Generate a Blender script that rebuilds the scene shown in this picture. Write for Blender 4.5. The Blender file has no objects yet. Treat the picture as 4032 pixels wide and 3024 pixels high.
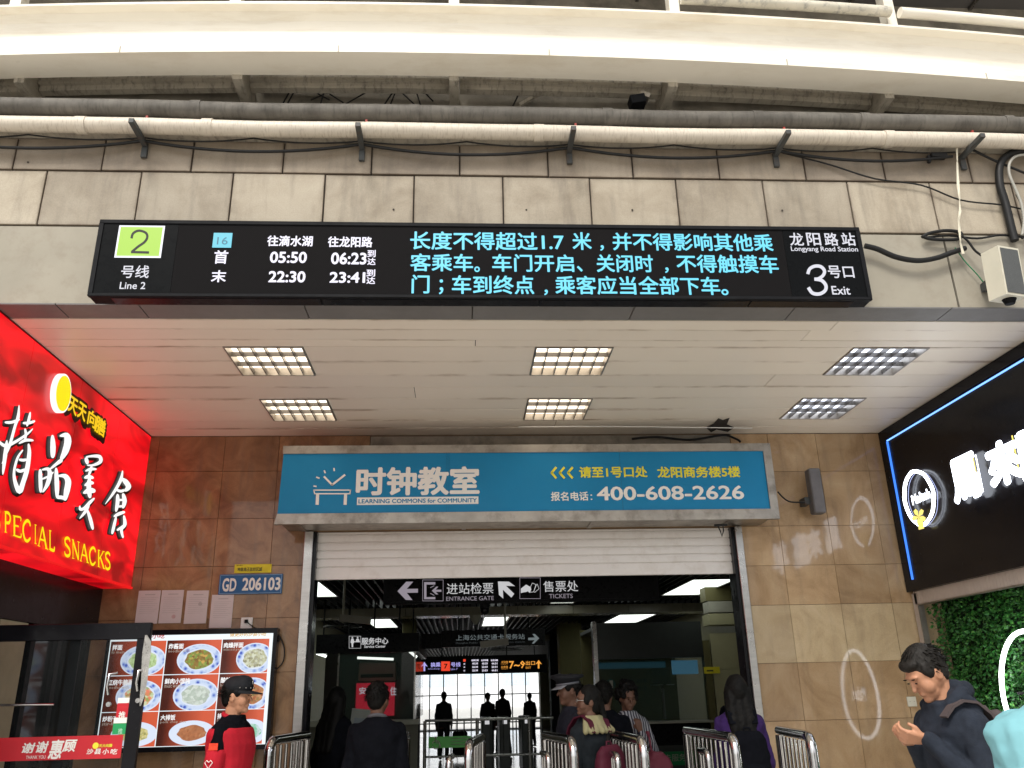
import bpy, bmesh, math, random
from math import radians, sin, cos, pi, sqrt
from mathutils import Vector, Matrix, noise
random.seed(7)
S = bpy.context.scene
C = bpy.data.collections.new("place"); S.collection.children.link(C)

# ---------------------------------------------------------------- camera, world, sun, exposure
CAM_H = 1.62; FPX = 3294.22; PITCH, YAW, ROLL = 0.35365661, 0.06435478, -0.02353128
EXPO = 0.62
_f = Vector((sin(YAW)*cos(PITCH), cos(YAW)*cos(PITCH), sin(PITCH)))
_r = Vector((cos(YAW), -sin(YAW), 0)); _u = _r.cross(_f)
_R = _r*cos(ROLL)+_u*sin(ROLL); _U = -_r*sin(ROLL)+_u*cos(ROLL)
cd = bpy.data.cameras.new("camera"); cam = bpy.data.objects.new("camera", cd); C.objects.link(cam)
cd.sensor_width = 36; cd.lens = FPX/4032*36; cd.clip_end = 2000; cd.clip_start = .05
m = Matrix((_R, _U, -_f)).transposed().to_4x4(); m.translation = (0, 0, CAM_H); cam.matrix_world = m
S.camera = cam
w = bpy.data.worlds.new("World"); S.world = w; w.use_nodes = True
nt = w.node_tree; bg = nt.nodes["Background"]
sky = nt.nodes.new("ShaderNodeTexSky"); sky.sky_type = 'NISHITA'; sky.sun_disc = False
SUN_EL, SUN_AZ = radians(52), radians(200)
sky.sun_elevation = SUN_EL; sky.sun_rotation = SUN_AZ; sky.dust_density = 3.5; sky.air_density = 1.0; sky.ozone_density = .6
hs = nt.nodes.new("ShaderNodeHueSaturation"); hs.inputs['Saturation'].default_value = .2
nt.links.new(sky.outputs[0], hs.inputs['Color']); nt.links.new(hs.outputs[0], bg.inputs[0]); bg.inputs[1].default_value = 0.13
sl = bpy.data.lights.new("sun", 'SUN'); sl.energy = 1.5; sl.angle = radians(14); sl.color = (1, .94, .84)
so = bpy.data.objects.new("sun", sl); C.objects.link(so)
sd = Vector((sin(SUN_AZ)*cos(SUN_EL), cos(SUN_AZ)*cos(SUN_EL), sin(SUN_EL)))
so.rotation_euler = sd.to_track_quat('Z', 'Y').to_euler(); so.location = (0, -20, 40)
S.view_settings.view_transform = 'Standard'; S.view_settings.look = 'None'
S.view_settings.exposure = EXPO; S.view_settings.gamma = 1; S.view_settings.use_curve_mapping = False
GLOW = 2**-EXPO
try:
    S.cycles.use_denoising = True; S.cycles.max_bounces = 8; S.cycles.diffuse_bounces = 4; S.cycles.sample_clamp_indirect = 6
except Exception: pass

# ---------------------------------------------------------------- measuring helpers: photo pixel (2212 px wide) on a real plane
SC = 4032/2212
def ray(u, v):
    a = (u*SC-2016)/FPX; b = (v*SC-1512)/FPX
    return _R*a-_U*b+_f
def at(u, v, y=None, z=None, x=None):
    d = ray(u, v)
    t = y/d.y if y is not None else ((z-CAM_H)/d.z if z is not None else x/d.x)
    return Vector((d.x*t, d.y*t, CAM_H+d.z*t))
def zp(x0, y0, s, x, y): return ((x0+x/s)/SC, (y0+y/s)/SC)

# ---------------------------------------------------------------- objects
def wloc(o):
    v = Vector((0, 0, 0))
    while o is not None: v += o.location; o = o.parent
    return v
def tag(o, label=None, cat=None, group=None, kind=None):
    if label: o['label'] = label
    if cat: o['category'] = cat
    if group: o['group'] = group
    if kind: o['kind'] = kind
    return o
def thing(name, label, cat, loc=(0, 0, 0), group=None):
    o = bpy.data.objects.new(name, None); o.empty_display_size = .1; C.objects.link(o); o.location = loc
    return tag(o, label, cat, group)
def setting(name, loc=(0, 0, 0)):
    o = bpy.data.objects.new(name, None); C.objects.link(o); o.location = loc; o['kind'] = 'structure'; return o
def link_mesh(name, me, parent=None):
    o = bpy.data.objects.new(name, me); C.objects.link(o)
    if parent is not None: o.parent = parent
    return o
def copy_tree(o, parent=None):
    c = o.copy(); C.objects.link(c)
    if parent is not None: c.parent = parent
    for ch in [k for k in o.children]: copy_tree(ch, c)
    return c
class MB:
    def __init__(s): s.v = []; s.f = []; s.m = []; s.sm = []
    def add(s, vs, fs, mi=0, smooth=False):
        n = len(s.v); s.v += [tuple(p) for p in vs]
        for f in fs: s.f.append(tuple(i+n for i in f)); s.m.append(mi); s.sm.append(smooth)
        return s
    def box(s, x0, x1, y0, y1, z0, z1, mi=0, b=0):
        if b <= 0:
            vs = [(x, y, z) for z in (z0, z1) for y in (y0, y1) for x in (x0, x1)]
            fs = [(0, 2, 3, 1), (4, 5, 7, 6), (0, 1, 5, 4), (2, 6, 7, 3), (0, 4, 6, 2), (1, 3, 7, 5)]
            return s.add(vs, fs, mi)
        vs = []
        for x, sx in ((x0, 1), (x1, -1)):
            for y, sy in ((y0, 1), (y1, -1)):
                for z, sz in ((z0, 1), (z1, -1)):
                    vs += [(x, y+sy*b, z+sz*b), (x+sx*b, y, z+sz*b), (x+sx*b, y+sy*b, z)]
        # convex hull through bmesh
        bm = bmesh.new(); [bm.verts.new(p) for p in vs]; bmesh.ops.convex_hull(bm, input=bm.verts)
        bmesh.ops.dissolve_limit(bm, angle_limit=.01, verts=bm.verts, edges=bm.edges)
        bm.verts.index_update(); s.add([v.co[:] for v in bm.verts], [[v.index for v in f.verts] for f in bm.faces], mi); bm.free()
        return s
    def quad(s, a, b, c, d, mi=0): return s.add([a, b, c, d], [(0, 1, 2, 3)], mi)
    def slab(s, poly, n, mi=0):   # polygon extruded by vector n
        k = len(poly); n = Vector(n); P = [Vector(p) for p in poly]
        vs = P+[p+n for p in P]
        fs = [tuple(range(k))[::-1], tuple(range(k, 2*k))]+[(i, (i+1) % k, (i+1) % k+k, i+k) for i in range(k)]
        return s.add(vs, fs, mi)
    def tube(s, path, r, n=8, mi=0, caps=True, smooth=True):
        P = [Vector(p) for p in path]; k = len(P); rr = r if isinstance(r, (list, tuple)) else [r]*k
        vs = []; t0 = (P[1]-P[0]).normalized(); up = Vector((0, 0, 1)) if abs(t0.z) < .9 else Vector((1, 0, 0))
        a = t0.cross(up).normalized()
        for i in range(k):
            t = (P[min(i+1, k-1)]-P[max(i-1, 0)]).normalized()
            a = (a-t*a.dot(t)); a.normalize(); b = t.cross(a)
            for j in range(n):
                q = 2*pi*j/n; vs.append(P[i]+(a*cos(q)+b*sin(q))*rr[i])
        fs = [(i*n+j, i*n+(j+1) % n, (i+1)*n+(j+1) % n, (i+1)*n+j) for i in range(k-1) for j in range(n)]
        s.add(vs, fs, mi, smooth)
        if caps:
            s.add(vs[:n], [tuple(range(n))[::-1]], mi); s.add(vs[-n:], [tuple(range(n))], mi)
        return s
    def loft(s, rings, mi=0, smooth=True):
        n = len(rings[0]); vs = [p for r in rings for p in r]; k = len(rings)
        fs = [(i*n+j, i*n+(j+1) % n, (i+1)*n+(j+1) % n, (i+1)*n+j) for i in range(k-1) for j in range(n)]
        fs += [tuple(range(n))[::-1], tuple(range((k-1)*n, k*n))]
        return s.add(vs, fs, mi, smooth)
    def ball(s, c, rx, ry=None, rz=None, n=12, k=8, mi=0, M=None):
        ry = ry or rx; rz = rz or rx; c = Vector(c); vs = []
        for i in range(1, k):
            for j in range(n):
                p = Vector((rx*sin(pi*i/k)*cos(2*pi*j/n), ry*sin(pi*i/k)*sin(2*pi*j/n), rz*cos(pi*i/k)))
                if M is not None: p = M @ p
                vs.append(c+p)
        top = Vector((0, 0, rz)); bot = -top
        if M is not None: top = M @ top; bot = M @ bot
        vs += [c+top, c+bot]; T = len(vs)-2; B = T+1
        fs = [(i*n+j, (i+1)*n+j, (i+1)*n+(j+1) % n, i*n+(j+1) % n) for i in range(k-2) for j in range(n)]
        fs += [(T, j, (j+1) % n) for j in range(n)]+[((k-2)*n+j, B, (k-2)*n+(j+1) % n) for j in range(n)]
        return s.add(vs, fs, mi, True)
    def mesh(s, name, mats, off=Vector((0, 0, 0))):
        me = bpy.data.meshes.new(name)
        me.from_pydata([(p[0]-off[0], p[1]-off[1], p[2]-off[2]) for p in s.v], [], s.f)
        for mt in (mats if isinstance(mats, (list, tuple)) else [mats]): me.materials.append(mt)
        me.polygons.foreach_set('material_index', s.m); me.polygons.foreach_set('use_smooth', s.sm); me.update()
        return me
    def build(s, name, mats, parent=None):
        off = wloc(parent) if parent is not None else Vector((0, 0, 0))
        return link_mesh(name, s.mesh(name, mats, off), parent)
def B(name, mat, parent, *a, b=0):   # one box as one object
    return MB().box(*a, b=b).build(name, mat, parent)

# ---------------------------------------------------------------- materials
def lin(c):
    f = lambda v: v/12.92 if v <= .04045 else ((v+.055)/1.055)**2.4
    return tuple(f(v/255) for v in c)+(1,)
class N:
    def __init__(s, name):
        s.m = bpy.data.materials.new(name); s.m.use_nodes = True; s.t = s.m.node_tree; s.b = s.t.nodes["Principled BSDF"]
        s.pos = s.new("ShaderNodeNewGeometry").outputs['Position']
    def new(s, k): return s.t.nodes.new(k)
    def ln(s, a, b): s.t.links.new(a, b)
    def noise(s, scale, detail=4, rough=.6, sc=None, dist=0):
        n = s.new("ShaderNodeTexNoise"); n.inputs['Scale'].default_value = scale; n.inputs['Detail'].default_value = detail
        n.inputs['Roughness'].default_value = rough; n.inputs['Distortion'].default_value = dist
        src = s.pos
        if sc:
            mp = s.new("ShaderNodeMapping"); mp.inputs['Scale'].default_value = sc; s.ln(src, mp.inputs[0]); src = mp.outputs[0]
        s.ln(src, n.inputs['Vector']); return n.outputs['Fac']
    def ramp(s, fac, stops):
        r = s.new("ShaderNodeValToRGB"); e = r.color_ramp.elements
        while len(e) < len(stops): e.new(.5)
        for k, (p, c) in enumerate(stops):
            e[k].position = p; e[k].color = c if hasattr(c, '__len__') else (c, c, c, 1)
        s.ln(fac, r.inputs[0]); return r.outputs[0]
    def mix(s, fac, a, b, mode='MIX'):
        x = s.new("ShaderNodeMixRGB"); x.blend_type = mode
        for i, q in ((0, fac), (1, a), (2, b)):
            if hasattr(q, 'node'): s.ln(q, x.inputs[i])
            elif i == 0: x.inputs[0].default_value = q
            else: x.inputs[i].default_value = tuple(q)[:3]+(1,)
        return x.outputs[0]
    def math(s, op, a, b=0):
        x = s.new("ShaderNodeMath"); x.operation = op
        for i, q in ((0, a), (1, b)):
            if hasattr(q, 'node'): s.ln(q, x.inputs[i])
            else: x.inputs[i].default_value = q
        return x.outputs[0]
    def rnd(s): return s.new("ShaderNodeObjectInfo").outputs['Random']
    def bump(s, h, st=.2, d=.01):
        b = s.new("ShaderNodeBump"); b.inputs['Strength'].default_value = st; b.inputs['Distance'].default_value = d
        s.ln(h, b.inputs['Height']); s.ln(b.outputs[0], s.b.inputs['Normal'])
    def set(s, **k):
        for n, v in k.items():
            i = s.b.inputs[{'col': 'Base Color', 'rough': 'Roughness', 'metal': 'Metallic', 'coat': 'Coat Weight', 'crough': 'Coat Roughness', 'spec': 'Specular IOR Level', 'tr': 'Transmission Weight', 'alpha': 'Alpha', 'em': 'Emission Color', 'ems': 'Emission Strength', 'sheen': 'Sheen Weight'}[n]]
            if hasattr(v, 'node'): s.ln(v, i)
            else: i.default_value = v
        return s
def plain(name, col, rough=.5, metal=0, var=.12, scale=6, bump=0, bscale=60, stain=None, coat=0, sc=None, **kw):
    n = N(name); col = tuple(col)[:3]
    if metal < .3: kw.setdefault('spec', .28)
    f = n.noise(scale, 5, .6, sc)
    lo = tuple(c*(1-var) for c in col)+(1,); hi = tuple(min(1, c*(1+var)) for c in col)+(1,)
    c = n.ramp(f, [(.25, lo), (.75, hi)])
    if stain:
        sf = n.ramp(n.noise(stain[1], 6, .65, stain[3] if len(stain) > 3 else None), [(.5, 0), (.78, stain[2])])
        c = n.mix(sf, c, stain[0])
    rg = n.ramp(n.noise(scale*3), [(.3, max(.02, rough-.08)), (.7, min(1, rough+.08))])
    n.set(col=c, rough=rg, metal=metal, coat=coat, **kw)
    if bump: n.bump(n.noise(bscale, 4), bump, .004)
    return n.m
def emit(name, rgb, gain=1.0, var=0, scale=5, back=(.02, .02, .02), rough=.35):
    n = N(name); n.set(col=tuple(back)+(1,), rough=rough)
    e = lin(rgb)
    if var: e = n.ramp(n.noise(scale, 3), [(.3, tuple(c*(1-var) for c in e[:3])+(1,)), (.7, e)])
    n.set(em=e, ems=gain*GLOW); return n.m
M = {}
M['black'] = plain('black_powder_coat', (.007, .0075, .009), .6, var=.3, spec=.12)
M['blackgloss'] = plain('black_gloss', (.006, .006, .008), .2, var=.2, spec=.18)
M['screen'] = plain('led_screen_face', (.014, .014, .015), .5, var=.2, scale=3)
M['steel'] = plain('brushed_steel', (.42, .41, .39), .3, 1, var=.15, scale=2, sc=(1, 1, 14))
M['steeldirty'] = plain('weathered_steel_trim', (.36, .33, .29), .42, .85, var=.25, scale=4, stain=((.08, .06, .045), 5, .8))
M['chrome'] = plain('polished_steel_tube', (.55, .54, .53), .16, 1, var=.08)
M['cable'] = plain('black_cable', (.012, .012, .012), .5)
M['glass'] = N('clear_glass').set(col=(.85, .95, .92, 1), rough=.02, tr=1, alpha=.35).m
M['white'] = plain('white_paint', (.72, .72, .7), .4, var=.06)
M['print_black'] = plain('black_print', (.02, .02, .02), .5)
M['print_white'] = plain('white_vinyl', (.8, .78, .74), .45, var=.05)
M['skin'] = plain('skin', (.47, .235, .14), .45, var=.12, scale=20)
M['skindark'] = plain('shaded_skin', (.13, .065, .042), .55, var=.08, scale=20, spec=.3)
M['hair'] = plain('black_hair', (.004, .0036, .0032), .6, var=.4, scale=90, bump=.5, bscale=160, spec=.14)
M['darkcloth'] = plain('dark_cloth', (.0045, .005, .007), .95, var=.3, scale=15, bump=.3, bscale=90, spec=.04)

# ---------------------------------------------------------------- lettering
def text(name, s, x0, x1, z0, z1, mat, parent, y=None, x=None, bold=0, ext=0, res=3, keep=False, nrm=None, font_shear=0):
    """flat lettering fitted to a box on the plane y=const (reads towards +x), or x=const (x0,x1 are then y values)"""
    cu = bpy.data.curves.new(name, 'FONT'); cu.body = s; cu.resolution_u = res; cu.shear = font_shear
    cu.extrude = 0; cu.fill_mode = 'FRONT'
    o = bpy.data.objects.new(name, cu); C.objects.link(o)
    bpy.context.view_layer.update()
    dg = bpy.context.evaluated_depsgraph_get()
    me = bpy.data.meshes.new_from_object(o.evaluated_get(dg)); bpy.data.objects.remove(o); bpy.data.curves.remove(cu)
    xs = [v.co.x for v in me.vertices]; ys = [v.co.y for v in me.vertices]
    if not xs: print('EMPTY TEXT', s); return None
    a, b, c, d = min(xs), max(xs), min(ys), max(ys)
    off = wloc(parent) if parent is not None else Vector((0, 0, 0))
    sx = (x1-x0)/(b-a); sz = (z1-z0)/(d-c)
    if keep: sz = abs(sx); 
    for v in me.vertices:
        p = x0+(v.co.x-a)*sx; q = z0+(v.co.y-c)*sz
        v.co = (Vector((p, y, q)) if y is not None else Vector((x, p, q)))-off
    if ext:
        bm = bmesh.new(); bm.from_mesh(me); n = Vector((0, -1, 0)) if y is not None else Vector((nrm, 0, 0))
        r = bmesh.ops.extrude_face_region(bm, geom=bm.faces[:])
        bmesh.ops.translate(bm, vec=n*ext, verts=[g for g in r['geom'] if isinstance(g, bmesh.types.BMVert)])
        bm.to_mesh(me); bm.free()
    if bold:
        dep = Vector((0, 1, 0)) if y is not None else Vector((-(nrm or 1), 0, 0)); k = 6 if bold < .06 else 12
        rw = bold*abs(sx); rh = bold*abs(sz); bm = bmesh.new()
        for i in range(k):
            a = 2*pi*i/k; sh = (Vector((rw*cos(a), 0, rh*sin(a))) if y is not None else Vector((0, rw*cos(a), rh*sin(a))))+dep*(.00012*(i+1))
            m2 = me.copy(); m2.transform(Matrix.Translation(sh)); bm.from_mesh(m2); bpy.data.meshes.remove(m2)
        bm.from_mesh(me); bm.to_mesh(me); bm.free()
    me.materials.clear(); me.materials.append(mat)
    return link_mesh(name, me, parent)
def T(name, s, box, mat, parent, y, **k):
    """box given as photo pixels (left, top, right, bottom) read at the left edge of the lettering"""
    u0, v0, u1, v1 = box; a = at(u0, v0, y=y); b = at(u0, v1, y=y); c = at(u1, (v0+v1)/2, y=y)
    return text(name, s, (a.x+b.x)/2, c.x, b.z, a.z, mat, parent, y=y, **k)
def ribbon(mb, pts, w, P, lift=0, tip=.35, mi=0, n=5):
    """brush stroke: pts in drawing units, P maps to a 3D point with lift; w width or list"""
    k = len(pts); ws = w if isinstance(w, (list, tuple)) else [w]*k
    # smooth by Catmull-Rom
    Q = []; 
    for i in range(k-1):
        p0 = Vector(pts[max(i-1, 0)]); p1 = Vector(pts[i]); p2 = Vector(pts[i+1]); p3 = Vector(pts[min(i+2, k-1)])
        for j in range(n):
            t = j/n; q = .5*((2*p1)+(p2-p0)*t+(2*p0-5*p1+4*p2-p3)*t*t+(3*p1-p0-3*p2+p3)*t**3)
            Q.append((q, ws[i]*(1-t)+ws[i+1]*t))
    Q.append((Vector(pts[-1]), ws[-1])); m_ = len(Q); L = []; R = []
    for i, (q, ww) in enumerate(Q):
        d = (Q[min(i+1, m_-1)][0]-Q[max(i-1, 0)][0]); d = d.normalized() if d.length > 0 else Vector((1, 0))
        e = min(i, m_-1-i)/max(1, m_*.25); ww = ww*(tip+(1-tip)*min(1, e)**.5)
        nn = Vector((-d.y, d.x))*ww/2; L.append(q+nn); R.append(q-nn)
    vs = [P(p.x, p.y, lift) for p in L]+[P(p.x, p.y, lift) for p in R]
    mb.add(vs, [(i, i+1, m_+i+1, m_+i) for i in range(m_-1)], mi)
def disc_pts(cx, cz, rx, rz, n=40): return [(cx+rx*cos(2*pi*i/n), cz+rz*sin(2*pi*i/n)) for i in range(n)]
# ================================================================ materials of the building
def stone_mat(name, base, dark, light, rough=.7, joint=None, stain=.5, scale=2.5, gloss=False, edge=0, soot=0):
    n = N(name)
    f = n.noise(scale, 7, .62, dist=.6)
    if gloss: f = n.noise(scale, 6, .6, dist=1.2)
    c = n.ramp(f, [(.28, dark+(1,)), (.5, base+(1,)), (.74, light+(1,))])
    r = n.rnd(); c = n.mix(1.0, c, n.ramp(r, [(0, (.80, .79, .78, 1)), (1, (1.08, 1.07, 1.05, 1))]), 'MULTIPLY')
    g = n.noise(130, 3, .7); c = n.mix(.10, c, n.ramp(g, [(.3, .0), (.7, 1)]), 'OVERLAY')
    # drips and soot
    d = n.ramp(n.noise(2.2, 5, .6, (5, 5, .7)), [(.5, 0), (.8, stain)])
    c = n.mix(d, c, (.10, .085, .07))
    sp = n.ramp(n.noise(14, 6, .75), [(.66, 0), (.74, .45)]); c = n.mix(sp, c, (.16, .12, .08))
    if edge:
        tc = n.new("ShaderNodeTexCoord"); sp_ = n.new("ShaderNodeSeparateXYZ"); n.ln(tc.outputs['Generated'], sp_.inputs[0])
        ex = n.math('MINIMUM', sp_.outputs[0], n.math('SUBTRACT', 1, sp_.outputs[0])); ez = n.math('MINIMUM', sp_.outputs[2], n.math('SUBTRACT', 1, sp_.outputs[2]))
        e = n.math('ADD', n.math('MINIMUM', n.math('MULTIPLY', ex, 1.4), ez), n.math('MULTIPLY', n.math('SUBTRACT', n.noise(9, 5, .7), .5), .11))
        c = n.mix(n.ramp(e, [(.0, edge), (.03, edge*.3), (.085, 0)]), c, (.11, .075, .05))
    if soot: c = n.mix(n.ramp(n.noise(1.6, 5, .65, (1, 1, 2)), [(.3, soot*.6), (.7, soot)]), c, (.10, .08, .065))
    n.set(col=c, rough=rough)
    if gloss:
        n.set(coat=.55, crough=.055, rough=.45, spec=.2)
    n.bump(n.math('ADD', n.noise(90, 4), n.math('MULTIPLY', n.noise(7, 3), 2.5 if gloss else 0)), .25, .002); return n.m
M['limestone'] = stone_mat('grey_limestone', (.355, .31, .24), (.25, .21, .155), (.41, .365, .29), edge=.5)
M['limestone_sooty'] = stone_mat('sooty_limestone', (.36, .30, .225), (.24, .195, .145), (.44, .375, .29), edge=.6, soot=.35)
M['marble'] = stone_mat('polished_beige_marble', (.43, .285, .155), (.29, .18, .088), (.53, .385, .23), gloss=True, stain=.35, scale=1.9)
M['marble_grimy_shaded'] = stone_mat('grimy_shaded_brown_marble', (.27, .155, .075), (.14, .075, .033), (.38, .24, .125), gloss=True, stain=.5, scale=3.4)  # left wall: grime, plus its weaker light darkened into the marble colour
M['marble_light'] = stone_mat('pale_cleaned_marble', (.54, .41, .245), (.44, .32, .185), (.60, .47, .30), gloss=True, stain=.25, scale=3)
M['joint'] = plain('dark_joint', (.05, .042, .035), .9)
M['render'] = plain('grey_render_panel', (.31, .285, .23), .7, var=.12, scale=2, stain=((.22, .18, .14), 9, .5), bump=.1)
M['bracketpaint'] = plain('grey_bracket_paint', (.06, .065, .065), .5, var=.3, stain=((.12, .06, .03), 20, .6))
M['concrete'] = plain('sooty_concrete', (.27, .245, .20), .9, var=.3, scale=5, stain=((.035, .035, .03), 3, .8), bump=.4, bscale=40)
M['pipecream'] = plain('cream_pipe', (.62, .56, .47), .45, var=.08, scale=6, stain=((.22, .16, .10), 16, .65, (6, 1, 1)))
M['pipedark'] = plain('dirty_grey_pipe', (.13, .12, .105), .7, var=.4, scale=6, stain=((.04, .04, .035), 8, .7, (5, 1, 1)), bump=.2)
M['beampaint'] = plain('cream_steel_paint', (.86, .81, .70), .35, var=.03, scale=2, stain=((.55, .45, .30), 3.2, .45, (.5, 1, 4)))
M['channel'] = plain('stained_channel_paint', (.44, .40, .33), .6, var=.2, scale=5, stain=((.05, .05, .045), 10, .8, (3, 1, 1)))
M['roofpanel'] = plain('grey_roof_sheet', (.13, .125, .125), .55, var=.12, scale=1.5)
M['ceil'] = plain('cream_metal_ceiling_board', (.72, .69, .645), .42, var=.04, scale=2.5, stain=((.30, .24, .17), 5, .18, (1.2, 3, 1)))
n = N('cream_ceiling_board_dirty_seams')
_tc = n.new("ShaderNodeTexCoord"); _sp = n.new("ShaderNodeSeparateXYZ"); n.ln(_tc.outputs['Generated'], _sp.inputs[0])
_e = n.math('MINIMUM', _sp.outputs[1], n.math('SUBTRACT', 1, _sp.outputs[1])); _e = n.math('ADD', _e, n.math('MULTIPLY', n.math('SUBTRACT', n.noise(30, 4, .7, (.3, 1, 1)), .5), .12))
_mk = n.ramp(n.noise(1.1, 4, .7, (1, 2.5, 1)), [(.50, 0), (.64, .8)])
_c = n.mix(n.ramp(n.noise(1.3, 4), [(.3, 0), (.7, .5)]), (.82, .755, .655), (.75, .68, .58))
_c = n.mix(1.0, _c, n.ramp(n.rnd(), [(0, (.95, .94, .93, 1)), (1, (1.03, 1.02, 1.0, 1))]), 'MULTIPLY')
_c = n.mix(n.math('MULTIPLY', n.ramp(_e, [(.0, 1), (.06, .5), (.14, 0)]), _mk), _c, (.30, .20, .12))
n.set(col=_c, rough=.4); M['ceil'] = n.m
M['fascia'] = plain('grey_fascia_metal', (.16, .155, .15), .5, var=.1, scale=3)
M['louver'] = plain('louvre_aluminium', (.13, .12, .11), .3, .6, var=.1)
M['tubecase'] = plain('lamp_housing_paint', (.7, .7, .66), .5)
M['lamp'] = emit('soffit_lamp_glow', (255, 238, 214), 3.0)
M['lampcool'] = emit('soffit_lamp_cool', (226, 234, 250), 3.0)
M['hall_lamp'] = emit('hall_lamp_glow', (246, 255, 246), 2.2)

# ================================================================ ground
g = MB().quad((-60, -60, 0), (60, -60, 0), (60, 8.05, 0), (-60, 8.05, 0)); M['pave'] = plain('pale_granite_paving', (.52, .49, .44), .6, var=.12, scale=1.2)
tag(g.build('ground', M['pave']), kind='structure')
M['hallfloor'] = N('glossy_stone_floor')
_n = M['hallfloor']; bt = _n.new("ShaderNodeTexBrick"); bt.inputs['Scale'].default_value = 1; bt.offset = 0
bt.inputs['Brick Width'].default_value = .8; bt.inputs['Row Height'].default_value = .8; bt.inputs['Mortar Size'].default_value = .006
bt.inputs['Color1'].default_value = (.40, .39, .35, 1); bt.inputs['Color2'].default_value = (.34, .33, .30, 1); bt.inputs['Mortar'].default_value = (.12, .11, .1, 1)
_n.ln(_n.pos, bt.inputs['Vector']); _n.set(col=bt.outputs[0], rough=.12, spec=.7); M['hallfloor'] = _n.m
tag(MB().box(-3.4, 5.4, 8.05, 43.5, -.1, .0).build('hall_floor', M['hallfloor']), kind='structure')
tag(MB().quad((-80, 43.5, -.02), (90, 43.5, -.02), (90, 200, -.02), (-80, 200, -.02)).build('forecourt', plain('pale_forecourt_paving', (.60, .60, .58), .7)), kind='structure')

# ================================================================ facade above the entrance
YF = 5.05
fac = thing('station_facade', 'weathered grey limestone facade wall carrying the long LED display above the entrance', 'wall', (0, YF, 4.6))
B('wall_core', M['joint'], fac, -6.2, 6.6, YF+.02, YF+.2, 4.05, 5.32)
row1 = [-5.34, -4.715, -4.09, -3.463, -2.837, -2.203, -1.58, -.949, -.33, .294, .913, 1.536, 2.171, 2.799, 3.417, 4.04, 4.665, 5.29]
row0 = [-4.93, -4.31, -3.69, -3.074, -2.48, -1.875, -1.248, -.632, -.01, .62, 1.232, 1.863, 2.502, 3.098, 3.755, 4.38, 5.0]
rr = random.Random(3)
for row, z0, z1 in ((row1, 4.632, 5.052), (row0, 5.066, 5.318)):
    for a, b in zip(row, row[1:]):
        d = rr.uniform(-.003, .003)
        B('tile', M['limestone' if row is row1 else 'limestone_sooty'], fac, a+.0045, b-.0045, YF+d, YF+.03+d, z0, z1, b=.003)
for a, b in ((-6.2, -2.0), (-1.99, .61), (.62, 3.425), (3.44, 6.6)):
    B('panel', M['render'], fac, a, b, YF+rr.uniform(-.002, .004), YF+.03, 4.05, 4.618)
led_ = B('ledge', M['channel'], fac, -6.2, 6.6, 4.992, YF+.1, 5.322, 5.40)
# drilled holes
h = MB()
for u, v in ((850, 452), (1137, 453), (1366, 453), (1690, 454), (60, 350)):
    p = at(u, v, y=YF-.004); h.slab([(p.x+.007*cos(a*pi/4), p.y, p.z+.007*sin(a*pi/4)) for a in range(8)], (0, .003, 0))
h.build('hole', M['joint'], fac)
# dark return strip under the facade
rs = thing('soffit_edge_trim', 'dark grey metal trim strip along the front edge of the cream ceiling', 'trim', (0, 5.15, 4.04))
xs = [-6.2, -2.30, -1.28, .0, 1.28, 2.42, 3.36, 6.6]
xs = [-6.2, -2.62] + [at(u, v, z=4.04).x for u, v in ((310, 672), (665, 680), (1020, 682), (1362, 683), (1702, 683), (2035, 683))] + [6.6]
for a, b in zip(xs, xs[1:]): B('trim_panel', M['fascia'], rs, a+.004, b-.004, YF, 5.262, 4.04, 4.05)
# concrete wall behind pipes
cw = tag(B('concrete_wall', M['concrete'], None, -6.5, 6.8, 5.32, 5.5, 5.3, 7.0), 'sooty concrete upper wall behind the pipes under the canopy', 'wall')

# ================================================================ pipes, brackets, cables
def pipe(name, label, y, z, r, mat, joints):
    t = thing(name, label, 'pipe', (0, y, z))
    mb = MB().tube([(-6.2+i*.4, y+.004*sin(i*1.7), z+.004*sin(i*.9)) for i in range(33)], r, 18); mb.build('pipe_body', mat, t)
    for x in joints:
        MB().tube([(x-.035, y, z), (x+.035, y, z)], r+.006, 18).build('coupling', mat, t)
pipe('cream_pipe', 'dripping cream painted pipe running along the top of the tiles', 4.93, 5.342, .056, M['pipecream'], (-1.75, -2.6, .55, 3.1))
pipe('dark_pipe', 'dirty dark grey pipe running just above the cream pipe', 4.95, 5.503, .062, M['pipedark'], (-1.85, -.33, 1.05, 2.15, 2.95, 4.05))
sites = ['second bracket from the left, above the line 2 badge', 'bracket above the arrival times on the LED display', 'bracket above the middle of the LED display', 'bracket above the exit number on the LED display', 'bracket with the pale strap hanging from it, at the far right']
for i, x in enumerate((-2.2, -.70, .775, 2.29, 3.70)):
    b = thing('pipe_bracket', ('leftmost grey steel pipe bracket, above the green line badge', 'grey steel pipe bracket above the train times on the display', 'grey steel pipe bracket above the middle of the display', 'grey steel pipe bracket right of the display message, trailing a thin cable', 'rightmost grey steel pipe bracket, with the pale strap hanging from it')[i], 'bracket', (x, YF, 5.27), 'pipe brackets on the facade')
    B('arm', M['bracketpaint'], b, x-.018, x+.018, 4.76, 5.045, 5.245, 5.281, b=.003)
    B('foot_plate', M['bracketpaint'], b, x-.02, x+.02, 5.022, 5.046, 5.16, 5.244, b=.003)
    B('clip', plain('red_clip_paint', (.3, .04, .03), .5) if i == 0 else bpy.data.materials['red_clip_paint'], b, x+.03, x+.045, 4.90, 4.92, 5.37, 5.41)
def sag(p, q, s, n=12):
    p = Vector(p); q = Vector(q); return [p.lerp(q, i/n)-Vector((0, 0, s*4*(i/n)*(1-i/n))) for i in range(n+1)]
bx = [-3.75, -2.2, -.70, .775, 2.29, 3.72]
pts = []
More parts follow.
